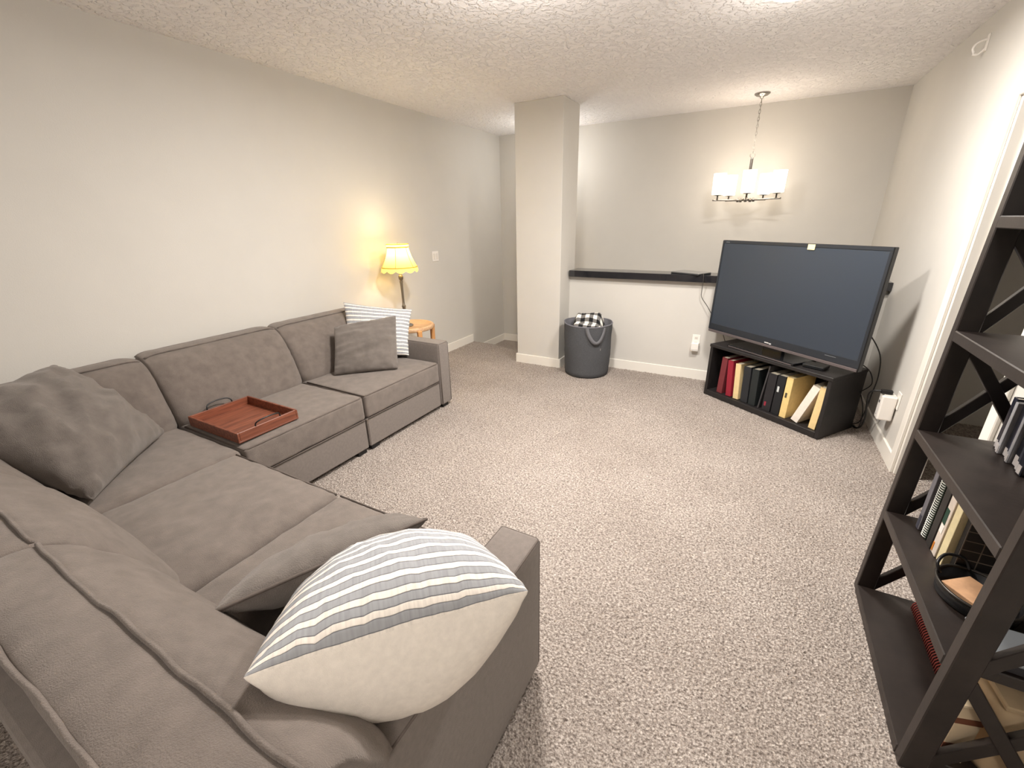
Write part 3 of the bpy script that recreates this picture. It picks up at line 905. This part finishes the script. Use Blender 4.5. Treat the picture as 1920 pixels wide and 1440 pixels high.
# ------------------------------------------------------------------ basket and blanket
BC = (-1.49, 4.385)
bk = empty('laundry_basket', (BC[0], BC[1], 0), 0, 'round charcoal felt basket beside the column', 'basket')
def basket():
    n = 64
    H = 0.565
    rows = []
    def ring(r, z, wob):
        out = []
        for k in range(n):
            a = 2 * math.pi * k / n
            p = (math.cos(a), math.sin(a), z * 3)
            rr = r + wob * 0.012 * nz(p, 1.6, 4.0) + wob * 0.004 * nz((p[0] * 2, p[1] * 2, z * 14), 2.0, 9)
            out.append((rr * math.cos(a), rr * math.sin(a), z + (0.006 * math.sin(2 * a + 1) if z > 0.4 else 0)))
        return out
    prof = [(0.222, 0.0, 0), (0.234, 0.006, 0.3), (0.238, 0.05, 0.8)] + [(0.238 + 0.021 * t / 12, 0.05 + (H - 0.05) * t / 12, 1) for t in range(1, 13)]
    V = []; Fc = []
    for r, z, w in prof: V += ring(r, z, w)
    for i in range(len(prof) - 1):
        for k in range(n):
            Fc.append((i * n + k, i * n + (k + 1) % n, (i + 1) * n + (k + 1) % n, (i + 1) * n + k))
    Fc.append(tuple(range(n))[::-1])
    mesh_from('basket_side', V, Fc, M['basket'], bk)
    V = []; Fc = []
    pr = [(0.254, H, 1), (0.248, H - 0.01, 1), (0.238, 0.3, 1), (0.226, 0.03, 0.6)]
    for r, z, w in pr: V += ring(r, z, w)
    for i in range(len(pr) - 1):
        for k in range(n):
            Fc.append((i * n + k, (i + 1) * n + k, (i + 1) * n + (k + 1) % n, i * n + (k + 1) % n))
    Fc.append(tuple(range(3 * n, 4 * n)))
    mesh_from('lining', V, Fc, M['basketin'], bk)
    rp = ring(0.257, H, 1)
    tube('rim', rp, 0.007, M['basketin'], bk, 6, True)
    # strap handles
    for a0 in (math.radians(-52), math.radians(128)):
        da = 0.38
        pts = []
        for t in np.linspace(0, 1, 25):
            aa = a0 - da + 2 * da * t
            zz = H - 0.01 - 0.155 * math.sin(math.pi * t) ** 0.75
            rr = 0.262 + 0.014 * math.sin(math.pi * t)
            pts.append((rr, aa, zz))
        V = []; Fc = []
        for i, (rr, aa, zz) in enumerate(pts):
            b = pts[min(i + 1, 24)]; a_ = pts[max(i - 1, 0)]
            tang = Vector(((b[1] - a_[1]) * 0.24, b[2] - a_[2])).normalized()
            nn = Vector((-tang.y, tang.x)) * 0.017
            for sgn in (1, -1):
                for off in (0, 0.005):
                    A = aa + sgn * nn.x / 0.24; Z = zz + sgn * nn.y
                    V.append(((rr + off) * math.cos(A), (rr + off) * math.sin(A), Z))
        for i in range(24):
            q = i * 4
            Fc += [(q, q + 2, q + 6, q + 4), (q + 1, q + 5, q + 7, q + 3), (q, q + 4, q + 5, q + 1), (q + 2, q + 3, q + 7, q + 6)]
        mesh_from('strap_handle', V, Fc, simple('grey_webbing', (104, 104, 108), 0.9), bk)
basket()
def blanket():
    prof = [(-0.185, 0.40), (-0.18, 0.50), (-0.15, 0.555), (-0.10, 0.57), (-0.06, 0.555), (-0.05, 0.545), (-0.045, 0.56), (-0.03, 0.60), (0.0, 0.632), (0.05, 0.652), (0.10, 0.645), (0.14, 0.60), (0.16, 0.52), (0.165, 0.40)]
    P = catmull([(a, b, 0) for a, b in prof], 5)
    arc = [0.0]
    for a, b in zip(P, P[1:]): arc.append(arc[-1] + (b - a).length)
    nx = 36
    V = []; UV = []; Fc = []
    for i, p in enumerate(P):
        for k in range(nx + 1):
            t = -1 + 2 * k / nx
            sh = 0.175 if p.x < -0.045 else 0.165
            x = t * sh + 0.005
            z = p.y
            drop = max(0, abs(t) - 0.62) / 0.38
            z = z - 0.10 * drop ** 2.2 - (0.012 if p.x > -0.04 and t < -0.3 else 0) * (-t)
            q = (x, p.x, z)
            z += 0.012 * nz(q, 11, 2.0)
            V.append((x, p.x - 0.01 * t, z)); UV.append((x + 0.2 + 0.02 * t * t, arc[i] + 0.01 * t))
    w = nx + 1
    for i in range(len(P) - 1):
        for k in range(nx): Fc.append((i * w + k, i * w + k + 1, (i + 1) * w + k + 1, (i + 1) * w + k))
    me = bpy.data.meshes.new('plaid_blanket'); me.from_pydata(V, [], Fc)
    ul = me.uv_layers.new(name='UVMap')
    for l in me.loops: ul.data[l.index].uv = UV[l.vertex_index]
    o = link_mesh('plaid_blanket', me, M['check'])
    o.location = (BC[0] - 0.01, BC[1], 0); o.rotation_euler = (0, 0, 0.18)
    sm = o.modifiers.new('thick', 'SOLIDIFY'); sm.thickness = 0.008
    tag(o, 'folded black and white buffalo check blanket inside the basket', 'blanket')
blanket()

# ------------------------------------------------------------------ TV stand, its books, the television
STO = Vector((-0.256, 4.269, 0.0)); STA = math.atan2(-0.621, 0.867)
SW, SDp, SH, PT = 1.067, 0.446, 0.50, 0.028
st = empty('media_stand', STO, STA, 'low black open fronted media stand under the television', 'tv stand')
box('side_panel', 0, PT, 0, SDp, 0, SH - PT, M['tvstand'], st, 0.002)
box('side_panel', SW - PT, SW, 0, SDp, 0, SH - PT, M['tvstand'], st, 0.002)
box('top_panel', -0.004, SW + 0.004, -0.006, SDp, SH - PT, SH, M['tvstand'], st, 0.003)
box('bottom_panel', PT, SW - PT, 0.0, SDp, 0.0, 0.052, M['tvstand'], st, 0.002)
box('back_panel', PT, SW - PT, SDp - 0.012, SDp, 0.052, SH - PT, M['tvstand'], st, 0.001)

def st_world(u, w, z):
    c, s = math.cos(STA), math.sin(STA)
    return Vector((STO.x + u * c - w * s, STO.y + u * s + w * c, z))

def book(u0, tilt, th, hgt, dep, rgb, label, cat='book', w=0.03, page=(222, 212, 190), mark=None, rough=0.6, base_z=0.052, name='book'):
    """upright book in the stand; pivot at its lower left spine corner, tilt>0 leans right"""
    c, s = math.cos(STA), math.sin(STA)
    o = empty(name, st_world(u0, w, base_z + 0.001), STA, label, cat)
    if tilt >= 0: mt = Matrix.Translation((th, 0, 0)) @ Matrix.Rotation(tilt, 4, 'Y') @ Matrix.Translation((-th, 0, 0))
    else: mt = Matrix.Rotation(tilt, 4, 'Y')
    cv = simple('cover_%d_%d_%d' % rgb, rgb, rough, var=0.06, vscale=40)
    bm = bmesh.new()
    add_box(bm, 0, th, 0, 0.004, 0, hgt, 0.0015, mt)
    add_box(bm, 0, 0.003, 0.003, dep, 0, hgt, 0.001, mt)
    add_box(bm, th - 0.003, th, 0.003, dep, 0, hgt, 0.001, mt)
    bm_out('cover', bm, cv, o)
    box('pages', 0.003, th - 0.003, 0.004, dep - 0.006, 0.004, hgt - 0.005, simple('paper_%d_%d_%d' % page, page, 0.9), o, 0, mt)
    if mark:
        (mu0, mu1, mz0, mz1, mrgb) = mark
        box('spine_label', mu0 * th, mu1 * th, -0.0012, 0.001, mz0 * hgt, mz1 * hgt, simple('label_%d_%d_%d' % mrgb, mrgb, 0.6), o, 0, mt)
    return o
book(0.112, 0.03, 0.056, 0.345, 0.27, (112, 42, 48), 'wide maroon binder at the left end of the media stand', 'binder')
book(0.213, -0.085, 0.052, 0.335, 0.26, (146, 28, 48), 'crimson red album second from the left in the media stand', 'album')
book(0.290, -0.075, 0.050, 0.325, 0.25, (226, 202, 152), 'cream album beside the crimson album in the media stand', 'album', page=(236, 226, 206))
book(0.366, -0.05, 0.066, 0.325, 0.26, (34, 36, 40), 'black album just right of the narrow cream album', 'album')
book(0.444, -0.04, 0.062, 0.325, 0.26, (28, 34, 35), 'greenish black album in the middle of the media stand', 'album')
book(0.532, 0.095, 0.012, 0.39, 0.24, (62, 60, 62), 'thin dark folder leaning in the middle of the media stand', 'folder')
book(0.572, 0.02, 0.072, 0.335, 0.27, (30, 29, 33), 'black album with a small red mark low on its spine', 'album', mark=(0.2, 0.42, 0.13, 0.24, (150, 40, 60)))
book(0.655, 0.01, 0.066, 0.34, 0.27, (22, 24, 28), 'black binder with a white spine label beside the thick yellow binder', 'binder', mark=(0.2, 0.45, 0.58, 0.72, (200, 205, 205)))
book(0.728, 0.01, 0.052, 0.345, 0.30, (232, 204, 138), 'thick pale yellow binder with a dark mark on its spine', 'binder', page=(226, 206, 160), mark=(0.25, 0.55, 0.50, 0.62, (70, 66, 50)))
book(0.822, 0.32, 0.056, 0.345, 0.26, (236, 228, 216), 'white binder leaning to the right in the media stand', 'binder')
book(0.965, 0.06, 0.050, 0.345, 0.27, (234, 206, 150), 'cream yellow album against the right panel of the media stand', 'album', page=(236, 226, 206))

# things on the stand
sb = empty('streaming_box', st_world(0.80, 0.06, SH), STA + 0.15, 'small black box on the media stand below the right half of the television', 'box')
box('box_body', 0, 0.15, 0, 0.11, 0.002, 0.028, M['black'], sb, 0.006, seg=2)
box('front_panel', 0.01, 0.14, -0.002, 0.001, 0.006, 0.023, M['blackgloss'], sb, 0)

TVC = Vector((0.217, 4.056, 0.986)); TVA = math.radians(-40)
tv = empty('television', (TVC.x, TVC.y, TVC.z), TVA, 'large black flat screen television standing on the media stand', 'television')
TW2, TH2 = 0.68, 0.416
tilt = Matrix.Rotation(-0.03, 4, 'X')
bm = bmesh.new()
add_box(bm, -TW2, TW2, 0.0, 0.045, -TH2, TH2, 0.004, tilt)
add_box(bm, -0.52, 0.52, 0.04, 0.10, -0.30, 0.30, 0.02, tilt)
bm_out('housing', bm, M['black'], tv)
bz = bmesh.new()
add_box(bz, -TW2 + 0.003, TW2 - 0.003, -0.006, 0.002, 0.392, TH2 - 0.002, 0.001, tilt)
add_box(bz, -TW2 + 0.003, -0.660, -0.006, 0.002, -0.335, 0.392, 0.001, tilt)
add_box(bz, 0.660, TW2 - 0.003, -0.006, 0.002, -0.335, 0.392, 0.001, tilt)
add_box(bz, -TW2 + 0.003, TW2 - 0.003, -0.006, 0.002, -TH2 + 0.026, -0.335, 0.001, tilt)
bm_out('bezel', bz, mat('slate_black_bezel', (40, 44, 50), 0.3), tv)
box('lower_lip', -TW2 + 0.006, TW2 - 0.006, -0.008, 0.004, -TH2 + 0.001, -TH2 + 0.024, simple('bronze_grey_plastic', (92, 84, 84), 0.3), tv, 0.003, tilt)
M['screen'] = mat('dark_lcd_screen', (50, 58, 69), 0.36, spec=0.55)
box('screen', -0.660, 0.660, -0.002, 0.001, -0.335, 0.392, M['screen'], tv, 0, tilt)
# pale emblem on the lower bezel and small printed marks
box('emblem', -0.060, -0.020, -0.0085, -0.005, -0.382, -0.374, simple('pale_emblem', (205, 205, 205), 0.3), tv, 0, tilt)
box('emblem', -0.015, 0.002, -0.0085, -0.005, -0.386, -0.376, simple('pale_emblem', (205, 205, 205), 0.3), tv, 0, tilt)
box('printed_mark', -0.64, -0.60, -0.0068, -0.005, 0.398, 0.403, simple('dim_print', (120, 124, 128), 0.4), tv, 0, tilt)
box('printed_mark', 0.44, 0.52, -0.0068, -0.005, -0.352, -0.349, simple('dim_print', (120, 124, 128), 0.4), tv, 0, tilt)
box('neck', -0.09, 0.09, 0.01, 0.05, -0.47, -0.30, M['blackgloss'], tv, 0.004)
TB = SH - TVC.z
sf = box('stand_foot', -0.37, 0.27, -0.085, 0.18, TB + 0.001, TB + 0.020, M['blackgloss'], tv, 0.006, seg=2)
box('foot_trim', -0.355, 0.255, -0.0875, -0.084, TB + 0.004, TB + 0.012, simple('bronze_grey_plastic', (92, 84, 84), 0.3), sf, 0.001)
cs = Matrix.Translation(TVC) @ Matrix.Rotation(TVA, 4, 'Z') @ tilt
nt_ = box('sticky_note', 0.122, 0.176, -0.0095, -0.0075, 0.374, 0.412, M['yellownote'], None, 0, cs)
tag(nt_, 'small pale yellow sticky note on the top edge of the television', 'note')

# ------------------------------------------------------------------ laptop on the half wall, cables, outlets
lp = empty('laptop', (-0.565, 4.73, 1.074), math.radians(-27), 'closed thin silver laptop lying on the black half wall cap', 'laptop')
box('base', -0.155, 0.155, -0.108, 0.108, 0.0, 0.009, simple('dark_grey_metal', (80, 82, 86), 0.4, metal=0.6), lp, 0.003)
box('lid', -0.155, 0.155, -0.108, 0.108, 0.0095, 0.016, M['silver'], lp, 0.003)
cb = tube('charging_cable', catmull([(-0.452, 4.66, 1.085), (-0.43, 4.585, 1.078), (-0.425, 4.575, 1.02), (-0.428, 4.60, 0.93), (-0.422, 4.62, 0.86), (-0.36, 4.61, 0.78), (-0.28, 4.60, 0.66), (-0.2, 4.58, 0.56), (-0.15, 4.57, 0.45)], 6), 0.003, simple('grey_cable', (60, 56, 54), 0.6), None, 6)
tag(cb, 'thin cable hanging from the laptop behind the television', 'cable')

def plate(name, axis, c, w, h, label, cat, gang, root_dir):
    """wall plate; axis 'x+' faces +x, 'x-' faces -x, 'y-' faces -y"""
    rz = {'y-': 0.0, 'x+': math.pi / 2, 'x-': -math.pi / 2}[axis]
    r = empty(name, c, rz, label, cat)
    box('cover_plate', -w / 2, w / 2, -0.006, 0.0, -h / 2, h / 2, M['plastic'], r, 0.002)
    return r
sw = plate('light_switch', 'x+', (XL + 0.001, 4.235, 1.218), 0.116, 0.116, 'white double light switch on the long left wall', 'switch', 2, 1)
for x in (-0.024, 0.024):
    box('rocker', x - 0.017, x + 0.017, -0.010, -0.005, -0.033, 0.033, simple('switch_rocker', (224, 219, 212), 0.3), sw, 0.002)
ol = plate('wall_outlet', 'y-', (-0.425, 4.669, 0.415), 0.075, 0.118, 'white wall outlet low on the half wall left of the media stand', 'outlet', 1, 1)
for z in (0.024, -0.024):
    rc = box('receptacle', -0.017, 0.017, -0.008, -0.005, z - 0.015, z + 0.015, simple('outlet_face', (226, 221, 214), 0.3), ol, 0.003)
    box('slot', -0.008, -0.005, -0.0088, -0.0075, z - 0.005, z + 0.007, M['black'], rc, 0)
    box('slot', 0.005, 0.008, -0.0088, -0.0075, z - 0.005, z + 0.007, M['black'], rc, 0)
ad = empty('plug_adapter', (-0.425, 4.661, 0.365), 0, 'white plug in adapter in the half wall outlet', 'adapter')
box('adapter_body', -0.036, 0.036, -0.05, -0.0005, -0.055, 0.03, M['plastic'], ad, 0.006, seg=2)
box('label_band', -0.030, 0.030, -0.0512, -0.049, -0.05, -0.03, simple('adapter_grey', (205, 202, 198), 0.5), ad, 0.001)
orr = plate('wall_outlet', 'x-', (XR - 0.001, 3.64, 0.40), 0.075, 0.118, 'white wall outlet on the right wall behind the big adapter', 'outlet', 1, 1)
pa = empty('power_adapter', (XR - 0.010, 3.66, 0.35), -math.pi / 2, 'bulky white power adapter plugged in low on the right wall', 'adapter')
box('adapter_body', -0.038, 0.038, -0.085, 0.0, -0.105, 0.075, M['plastic'], pa, 0.010, seg=2)
box('top_cap', -0.030, 0.030, -0.075, -0.01, 0.072, 0.082, simple('adapter_cap', (222, 218, 212), 0.4), pa, 0.003)
for (y, z) in ((-0.0, 0.02),):
    box('socket', -0.012, 0.006, -0.0865, -0.084, z - 0.008, z + 0.012, M['black'], pa, 0.002)
box('indicator', -0.004, 0.004, -0.0865, -0.084, -0.075, -0.068, M['silver'], pa, 0.001)
pc = empty('power_cable', (XR - 0.06, 3.655, 0.445), 0, 'black power cable with a plug in the right wall adapter', 'cable')
box('plug', -0.045, 0.02, -0.016, 0.016, -0.012, 0.016, M['black'], pc, 0.006, seg=2)
def loc_pts(pts, o): return [Vector(p) - Vector(o) for p in pts]
wp = [(0.90, 3.655, 0.448), (0.86, 3.67, 0.44), (0.85, 3.72, 0.39), (0.875, 3.80, 0.28), (0.90, 3.86, 0.16), (0.905, 3.92, 0.06), (0.89, 3.98, 0.02), (0.87, 4.05, 0.02), (0.80, 4.15, 0.03)]
tube('cord', loc_pts(catmull(wp, 6), (XR - 0.06, 3.655, 0.445)), 0.0062, M['cable'], pc, 8)
def cable(pts, r, label):
    o = tube('cable', catmull(pts, 6), r, M['cable'], None, 7)
    tag(o, label, 'cable')
cable([(0.70, 3.80, 0.86), (0.78, 3.80, 0.80), (0.87, 3.82, 0.66), (0.90, 3.84, 0.50), (0.90, 3.87, 0.34), (0.90, 3.90, 0.20), (0.89, 3.96, 0.07), (0.84, 4.06, 0.02)], 0.0042,
      'black cable arching from behind the television to the carpet')
cable([(0.68, 3.96, 0.53), (0.76, 3.95, 0.56), (0.85, 3.90, 0.52), (0.89, 3.90, 0.42), (0.86, 3.95, 0.34), (0.84, 4.05, 0.28), (0.80, 4.2, 0.26)], 0.0036,
      'black cable looping behind the right side of the media stand')
cable([(0.88, 4.06, 0.27), (0.91, 4.05, 0.18), (0.92, 4.02, 0.08), (0.90, 3.98, 0.015), (0.87, 4.04, 0.015), (0.84, 4.10, 0.05), (0.83, 4.16, 0.08)], 0.0036,
      'thin black cable hanging to the carpet behind the media stand')

hk = empty('wall_hook', (XR, 4.10, 2.54), 0, 'small white hook high on the right wall near the ceiling', 'hook')
box('hook_plate', -0.006, 0.0, -0.016, 0.016, -0.045, 0.045, M['plastic'], hk, 0.002)
tube('hook_arm', catmull([(-0.004, 0, 0.02), (-0.045, 0, 0.005), (-0.06, 0, -0.02), (-0.05, 0, -0.045)], 5), 0.006, M['plastic'], hk, 8)
tube('hook_arm', catmull([(-0.004, 0, -0.03), (-0.03, 0.0, -0.055), (-0.055, 0.0, -0.05)], 5), 0.006, M['plastic'], hk, 8)

# ------------------------------------------------------------------ bookcase
BX0, BX1, BY0, BY1, BHT = 0.625, 0.975, 1.285, 2.09, 1.97
LEAN = 0.0222
lean = Matrix(((1, 0, LEAN, 0), (0, 1, 0, 0), (0, 0, 1, 0), (0, 0, 0, 1)))
bc = empty('bookcase', (0, 0, 0), 0, 'dark espresso open bookcase with X braced sides beside the doorway', 'bookcase')
LV = [0.035, 0.44, 0.82, 1.21, 1.587, 1.955]
for (ya, yb) in ((BY1 - 0.04, BY1), (BY0, BY0 + 0.04)):
    box('post', BX0, BX0 + 0.062, ya, yb, 0.0, BHT, M['shelf'], bc, 0.003, lean)
    box('post', BX1 - 0.055, BX1 - 0.012, ya, yb, 0.0, BHT, M['shelf'], bc, 0.003)
    for za, zb in zip(LV, LV[1:]):
        for up in (0, 1):
            p0 = Vector((BX0 + 0.062 + LEAN * za, 0, (za + 0.012) if up else (zb - 0.045)))
            p1 = Vector((BX1 - 0.05, 0, (zb - 0.045) if up else (za + 0.012)))
            d = p1 - p0
            ang = math.atan2(d.z, d.x)
            mt = Matrix.Translation(p0) @ Matrix.Rotation(-ang, 4, 'Y')
            yo = 0.006 * up
            box('brace', -0.02, d.length + 0.015, ya + 0.006 + yo, yb - 0.012 + yo, -0.019, 0.019, M['shelf'], bc, 0.002, mt)
for i, z in enumerate(LV):
    th = 0.038
    box('shelf_board', BX0 + LEAN * z - 0.002, BX1 - 0.012, BY0 + 0.04, BY1 - 0.04 + 0.0, z - th, z, M['shelf'], bc, 0.003)

# books and things on the bookcase shelves : depth runs along +x, thickness along y
def sbook(y0, y1, x0, dep, z, hgt, rgb, label, cat='book', tilt=0.0, page=(226, 218, 200), mark=None, name='book', rough=0.5, extra=None):
    o = empty(name, (x0, y0, z + 0.001), 0, label, cat)
    th = y1 - y0
    mt = Matrix.Rotation(tilt, 4, 'X')
    cv = simple('cover_%d_%d_%d' % rgb, rgb, rough, var=0.08, vscale=40)
    bm = bmesh.new()
    add_box(bm, 0, 0.004, 0, th, 0, hgt, 0.0012, mt)
    add_box(bm, 0.003, dep, 0, 0.003, 0, hgt, 0.0008, mt)
    add_box(bm, 0.003, dep, th - 0.003, th, 0, hgt, 0.0008, mt)
    bm_out('cover', bm, cv, o)
    box('pages', 0.004, dep - 0.004, 0.003, th - 0.003, 0.003, hgt - 0.004, simple('paper_%d_%d_%d' % page, page, 0.9), o, 0, mt)
    for mk in (mark or []):
        (a0, a1, z0, z1, mrgb) = mk
        box('spine_label', -0.0012, 0.001, a0 * th, a1 * th, z0 * hgt, z1 * hgt, simple('label_%d_%d_%d' % mrgb, mrgb, 0.6), o, 0, mt)
    return o
Z2 = 0.44
sbook(1.955, 1.985, 0.715, 0.21, Z2, 0.30, (120, 118, 124), 'slim grey book at the far end of the second shelf', mark=[(0.2, 0.8, 0.0, 0.2, (70, 70, 82))])
nb = sbook(1.895, 1.935, 0.722, 0.20, Z2, 0.29, (46, 56, 48), 'spiral bound notebook with a white coil on the second shelf', 'notebook', page=(214, 212, 204))
bm = bmesh.new()
for k in range(30):
    z = 0.008 + k * 0.0094
    tube_bm(bm, [(0.004 + 0.011 * math.cos(2 * math.pi * q / 8), 0.02 + 0.019 * math.sin(2 * math.pi * q / 8), z) for q in range(8)], 0.0016, 4, True)
bm_out('coil', bm, simple('white_coil', (222, 222, 214), 0.4), nb, True)
sbook(1.842, 1.885, 0.722, 0.22, Z2, 0.30, (44, 40, 38), 'dark brown book beside the spiral notebook')
sbook(1.795, 1.836, 0.724, 0.22, Z2, 0.305, (214, 202, 190), 'white book with a green picture on its spine', mark=[(0.35, 0.95, 0.42, 0.62, (28, 66, 52)), (0.3, 0.9, 0.30, 0.40, (236, 232, 226)), (0.7, 0.95, 0.02, 0.14, (196, 120, 40))])
sbook(1.748, 1.790, 0.728, 0.22, Z2, 0.30, (222, 208, 166), 'thick cream book beside the black book with the grid cover')
gb = empty('photo_book', (0.845, 1.728, Z2 + 0.001), 0.0, 'black book with a pale grid on its cover facing the tin caddy', 'book')
gm = Matrix.Rotation(-0.02, 4, 'X')
box('cover', -0.10, 0.10, -0.012, 0.012, 0, 0.285, simple('dark_grid_cover', (24, 22, 22), 0.5), gb, 0.002, gm)
bm = bmesh.new()
for k in range(1, 8):
    z = 0.285 * k / 8
    add_box(bm, -0.0985, 0.0985, -0.0130, -0.0115, z - 0.0016, z + 0.0016, 0, gm)
for k in range(0, 5):
    a = -0.097 + 0.194 * k / 4
    add_box(bm, a - 0.0014, a + 0.0014, -0.0130, -0.0115, 0.002, 0.283, 0, gm)
add_box(bm, -0.03, 0.07, -0.0132, -0.0115, 0.19, 0.24, 0, gm)
bm_out('grid_print', bm, simple('pale_grid_print', (112, 102, 92), 0.6), gb)['kind'] = 'stuff'
cd = empty('tin_caddy', (0.772, 1.60, Z2 + 0.001), 0.35, 'black oval tin caddy holding a tan card on the second shelf', 'caddy')
o = lathe('caddy_side', [(0.0005, 0.0), (0.085, 0.0), (0.09, 0.004), (0.094, 0.045), (0.09, 0.045), (0.086, 0.006), (0.0005, 0.006)], M['black'], cd, 36); o.scale = (1.0, 1.15, 1)
bm = bmesh.new(); tube_bm(bm, [(0.094 * math.cos(2 * math.pi * q / 36), 0.108 * math.sin(2 * math.pi * q / 36), 0.046) for q in range(36)], 0.005, 6, True)
bm_out('rim', bm, simple('worn_black_metal', (58, 54, 50), 0.35, metal=0.6), cd, True)
tube('handle', catmull([(-0.06, 0.07, 0.046), (-0.065, 0.085, 0.075), (-0.02, 0.115, 0.085), (0.03, 0.11, 0.075), (0.04, 0.09, 0.046)], 5), 0.005, M['black'], cd, 7)
box('tan_card', -0.06, 0.05, -0.065, 0.06, 0.006, 0.040, simple('tan_card', (190, 148, 112), 0.8, var=0.15, vscale=30), cd, 0.002, Matrix.Rotation(0.3, 4, 'Z'))

Z3 = 0.82
cols = [(34, 36, 48), (26, 28, 38), (168, 168, 172), (30, 30, 36), (40, 42, 60), (150, 150, 154), (24, 24, 30), (60, 62, 70), (32, 34, 44), (28, 28, 34), (120, 118, 120), (30, 30, 40)]
words = ['navy', 'blue black', 'silver', 'black', 'dark blue', 'pale grey', 'jet black', 'slate', 'inky navy', 'soft black', 'mid grey', 'midnight']
y = 2.0
for i, c in enumerate(cols):
    th = [0.026, 0.020, 0.016, 0.030, 0.018, 0.014, 0.034, 0.022, 0.03, 0.026, 0.018, 0.03][i]
    pos = 'at the far end of' if i == 0 else 'in the row on'
    lab = '%s video case %s the third shelf, number %d from the far end' % (words[i], 'standing in the row on' if i else 'standing first in the row on', i + 1)
    lab = '%s disc case, %s from the doorway end of the third shelf' % (words[i], ['first', 'second', 'third', 'fourth', 'fifth', 'sixth', 'seventh', 'eighth', 'ninth', 'tenth', 'eleventh', 'twelfth'][i])
    sbook(y - th, y, 0.838 - 0.006 * (i % 3), 0.125, Z3, [0.19, 0.185, 0.188, 0.20, 0.185, 0.18, 0.24, 0.19, 0.2, 0.19, 0.185, 0.2][i], c, lab, 'disc case', mark=[(0.15, 0.85, 0.02, 0.16, (176, 170, 168))], name='disc_case', rough=0.3)
    y -= th + 0.002

# bottom shelf
Z1 = 0.035
bx = empty('paper_bag', (0.868, 1.48, Z1 + 0.001), 0.1, 'beige paper bag on the bottom shelf behind the near brace', 'bag')
def bag():
    V = []; Fc = []
    rings = [(0.075, 0.12, 0), (0.078, 0.125, 0.02), (0.08, 0.128, 0.12), (0.077, 0.122, 0.2), (0.072, 0.118, 0.255)]
    n = 28
    for a, b, z in rings:
        for k in range(n):
            t = 2 * math.pi * k / n
            c, s = math.cos(t), math.sin(t)
            x = a * math.copysign(abs(c) ** 0.35, c); yv = b * math.copysign(abs(s) ** 0.35, s)
            w = 0.006 * nz((x * 8, yv * 8, z * 8), 2, 1)
            V.append((x + w, yv + w, z + (0.02 * c if z > 0.25 else 0)))
    for i in range(len(rings) - 1):
        for k in range(n): Fc.append((i * n + k, i * n + (k + 1) % n, (i + 1) * n + (k + 1) % n, (i + 1) * n + k))
    Fc.append(tuple(range(n))[::-1]); Fc.append(tuple(range((len(rings) - 1) * n, len(rings) * n)))
    mesh_from('bag_body', V, Fc, simple('beige_paper', (196, 172, 138), 0.85, var=0.06, vscale=20), bx)
    box('folded_top', -0.070, 0.070, -0.115, 0.115, 0.250, 0.268, simple('beige_paper', (196, 172, 138), 0.85), bx, 0.004)
bag()
gx = empty('gift_box', (0.738, 1.375, Z1 + 0.001), 0.3, 'small cream box with brown stripes on the bottom shelf', 'box')
box('box_body', -0.035, 0.035, -0.035, 0.035, 0, 0.24, simple('cream_card', (216, 196, 164), 0.7), gx, 0.003)
for z in (0.06, 0.17):
    box('stripe_band', -0.0362, 0.0362, -0.0362, 0.0362, z, z + 0.022, simple('brown_band', (112, 66, 44), 0.7), gx, 0)
rd = empty('rolled_mat', (0.86, 1.80, Z1 + 0.001), 0, 'long dark red roll with a fringed edge at the back of the bottom shelf', 'mat')
tube('roll', [(0.0, -0.22, 0.05), (0.0, 0.2, 0.05)], 0.05, simple('dark_red_weave', (84, 26, 26), 0.9, var=0.4, vscale=60), rd, 18)
bm = bmesh.new()
for k in range(34):
    yy = -0.21 + 0.4 * k / 33
    tube_bm(bm, [(-0.046, yy, 0.05), (-0.058, yy + 0.003, 0.025), (-0.062, yy - 0.003, 0.004)], 0.003, 4)
bm_out('fringe', bm, simple('red_fringe', (112, 44, 36), 0.9), rd, True)['kind'] = 'stuff'
db = empty('dark_bin', (0.81, 1.40, Z2 + 0.001), 0, 'dark plastic bin with a pale rim at the near end of the second shelf', 'bin')
bm = bmesh.new()
add_box(bm, -0.10, 0.10, -0.065, 0.065, 0, 0.03, 0.004)
bm_out('bin_body', bm, simple('navy_black_plastic', (24, 24, 32), 0.5), db)
box('rim', -0.104, 0.104, -0.069, 0.069, 0.03, 0.038, simple('pale_blue_grey_rim', (120, 124, 128), 0.5), db, 0.002)
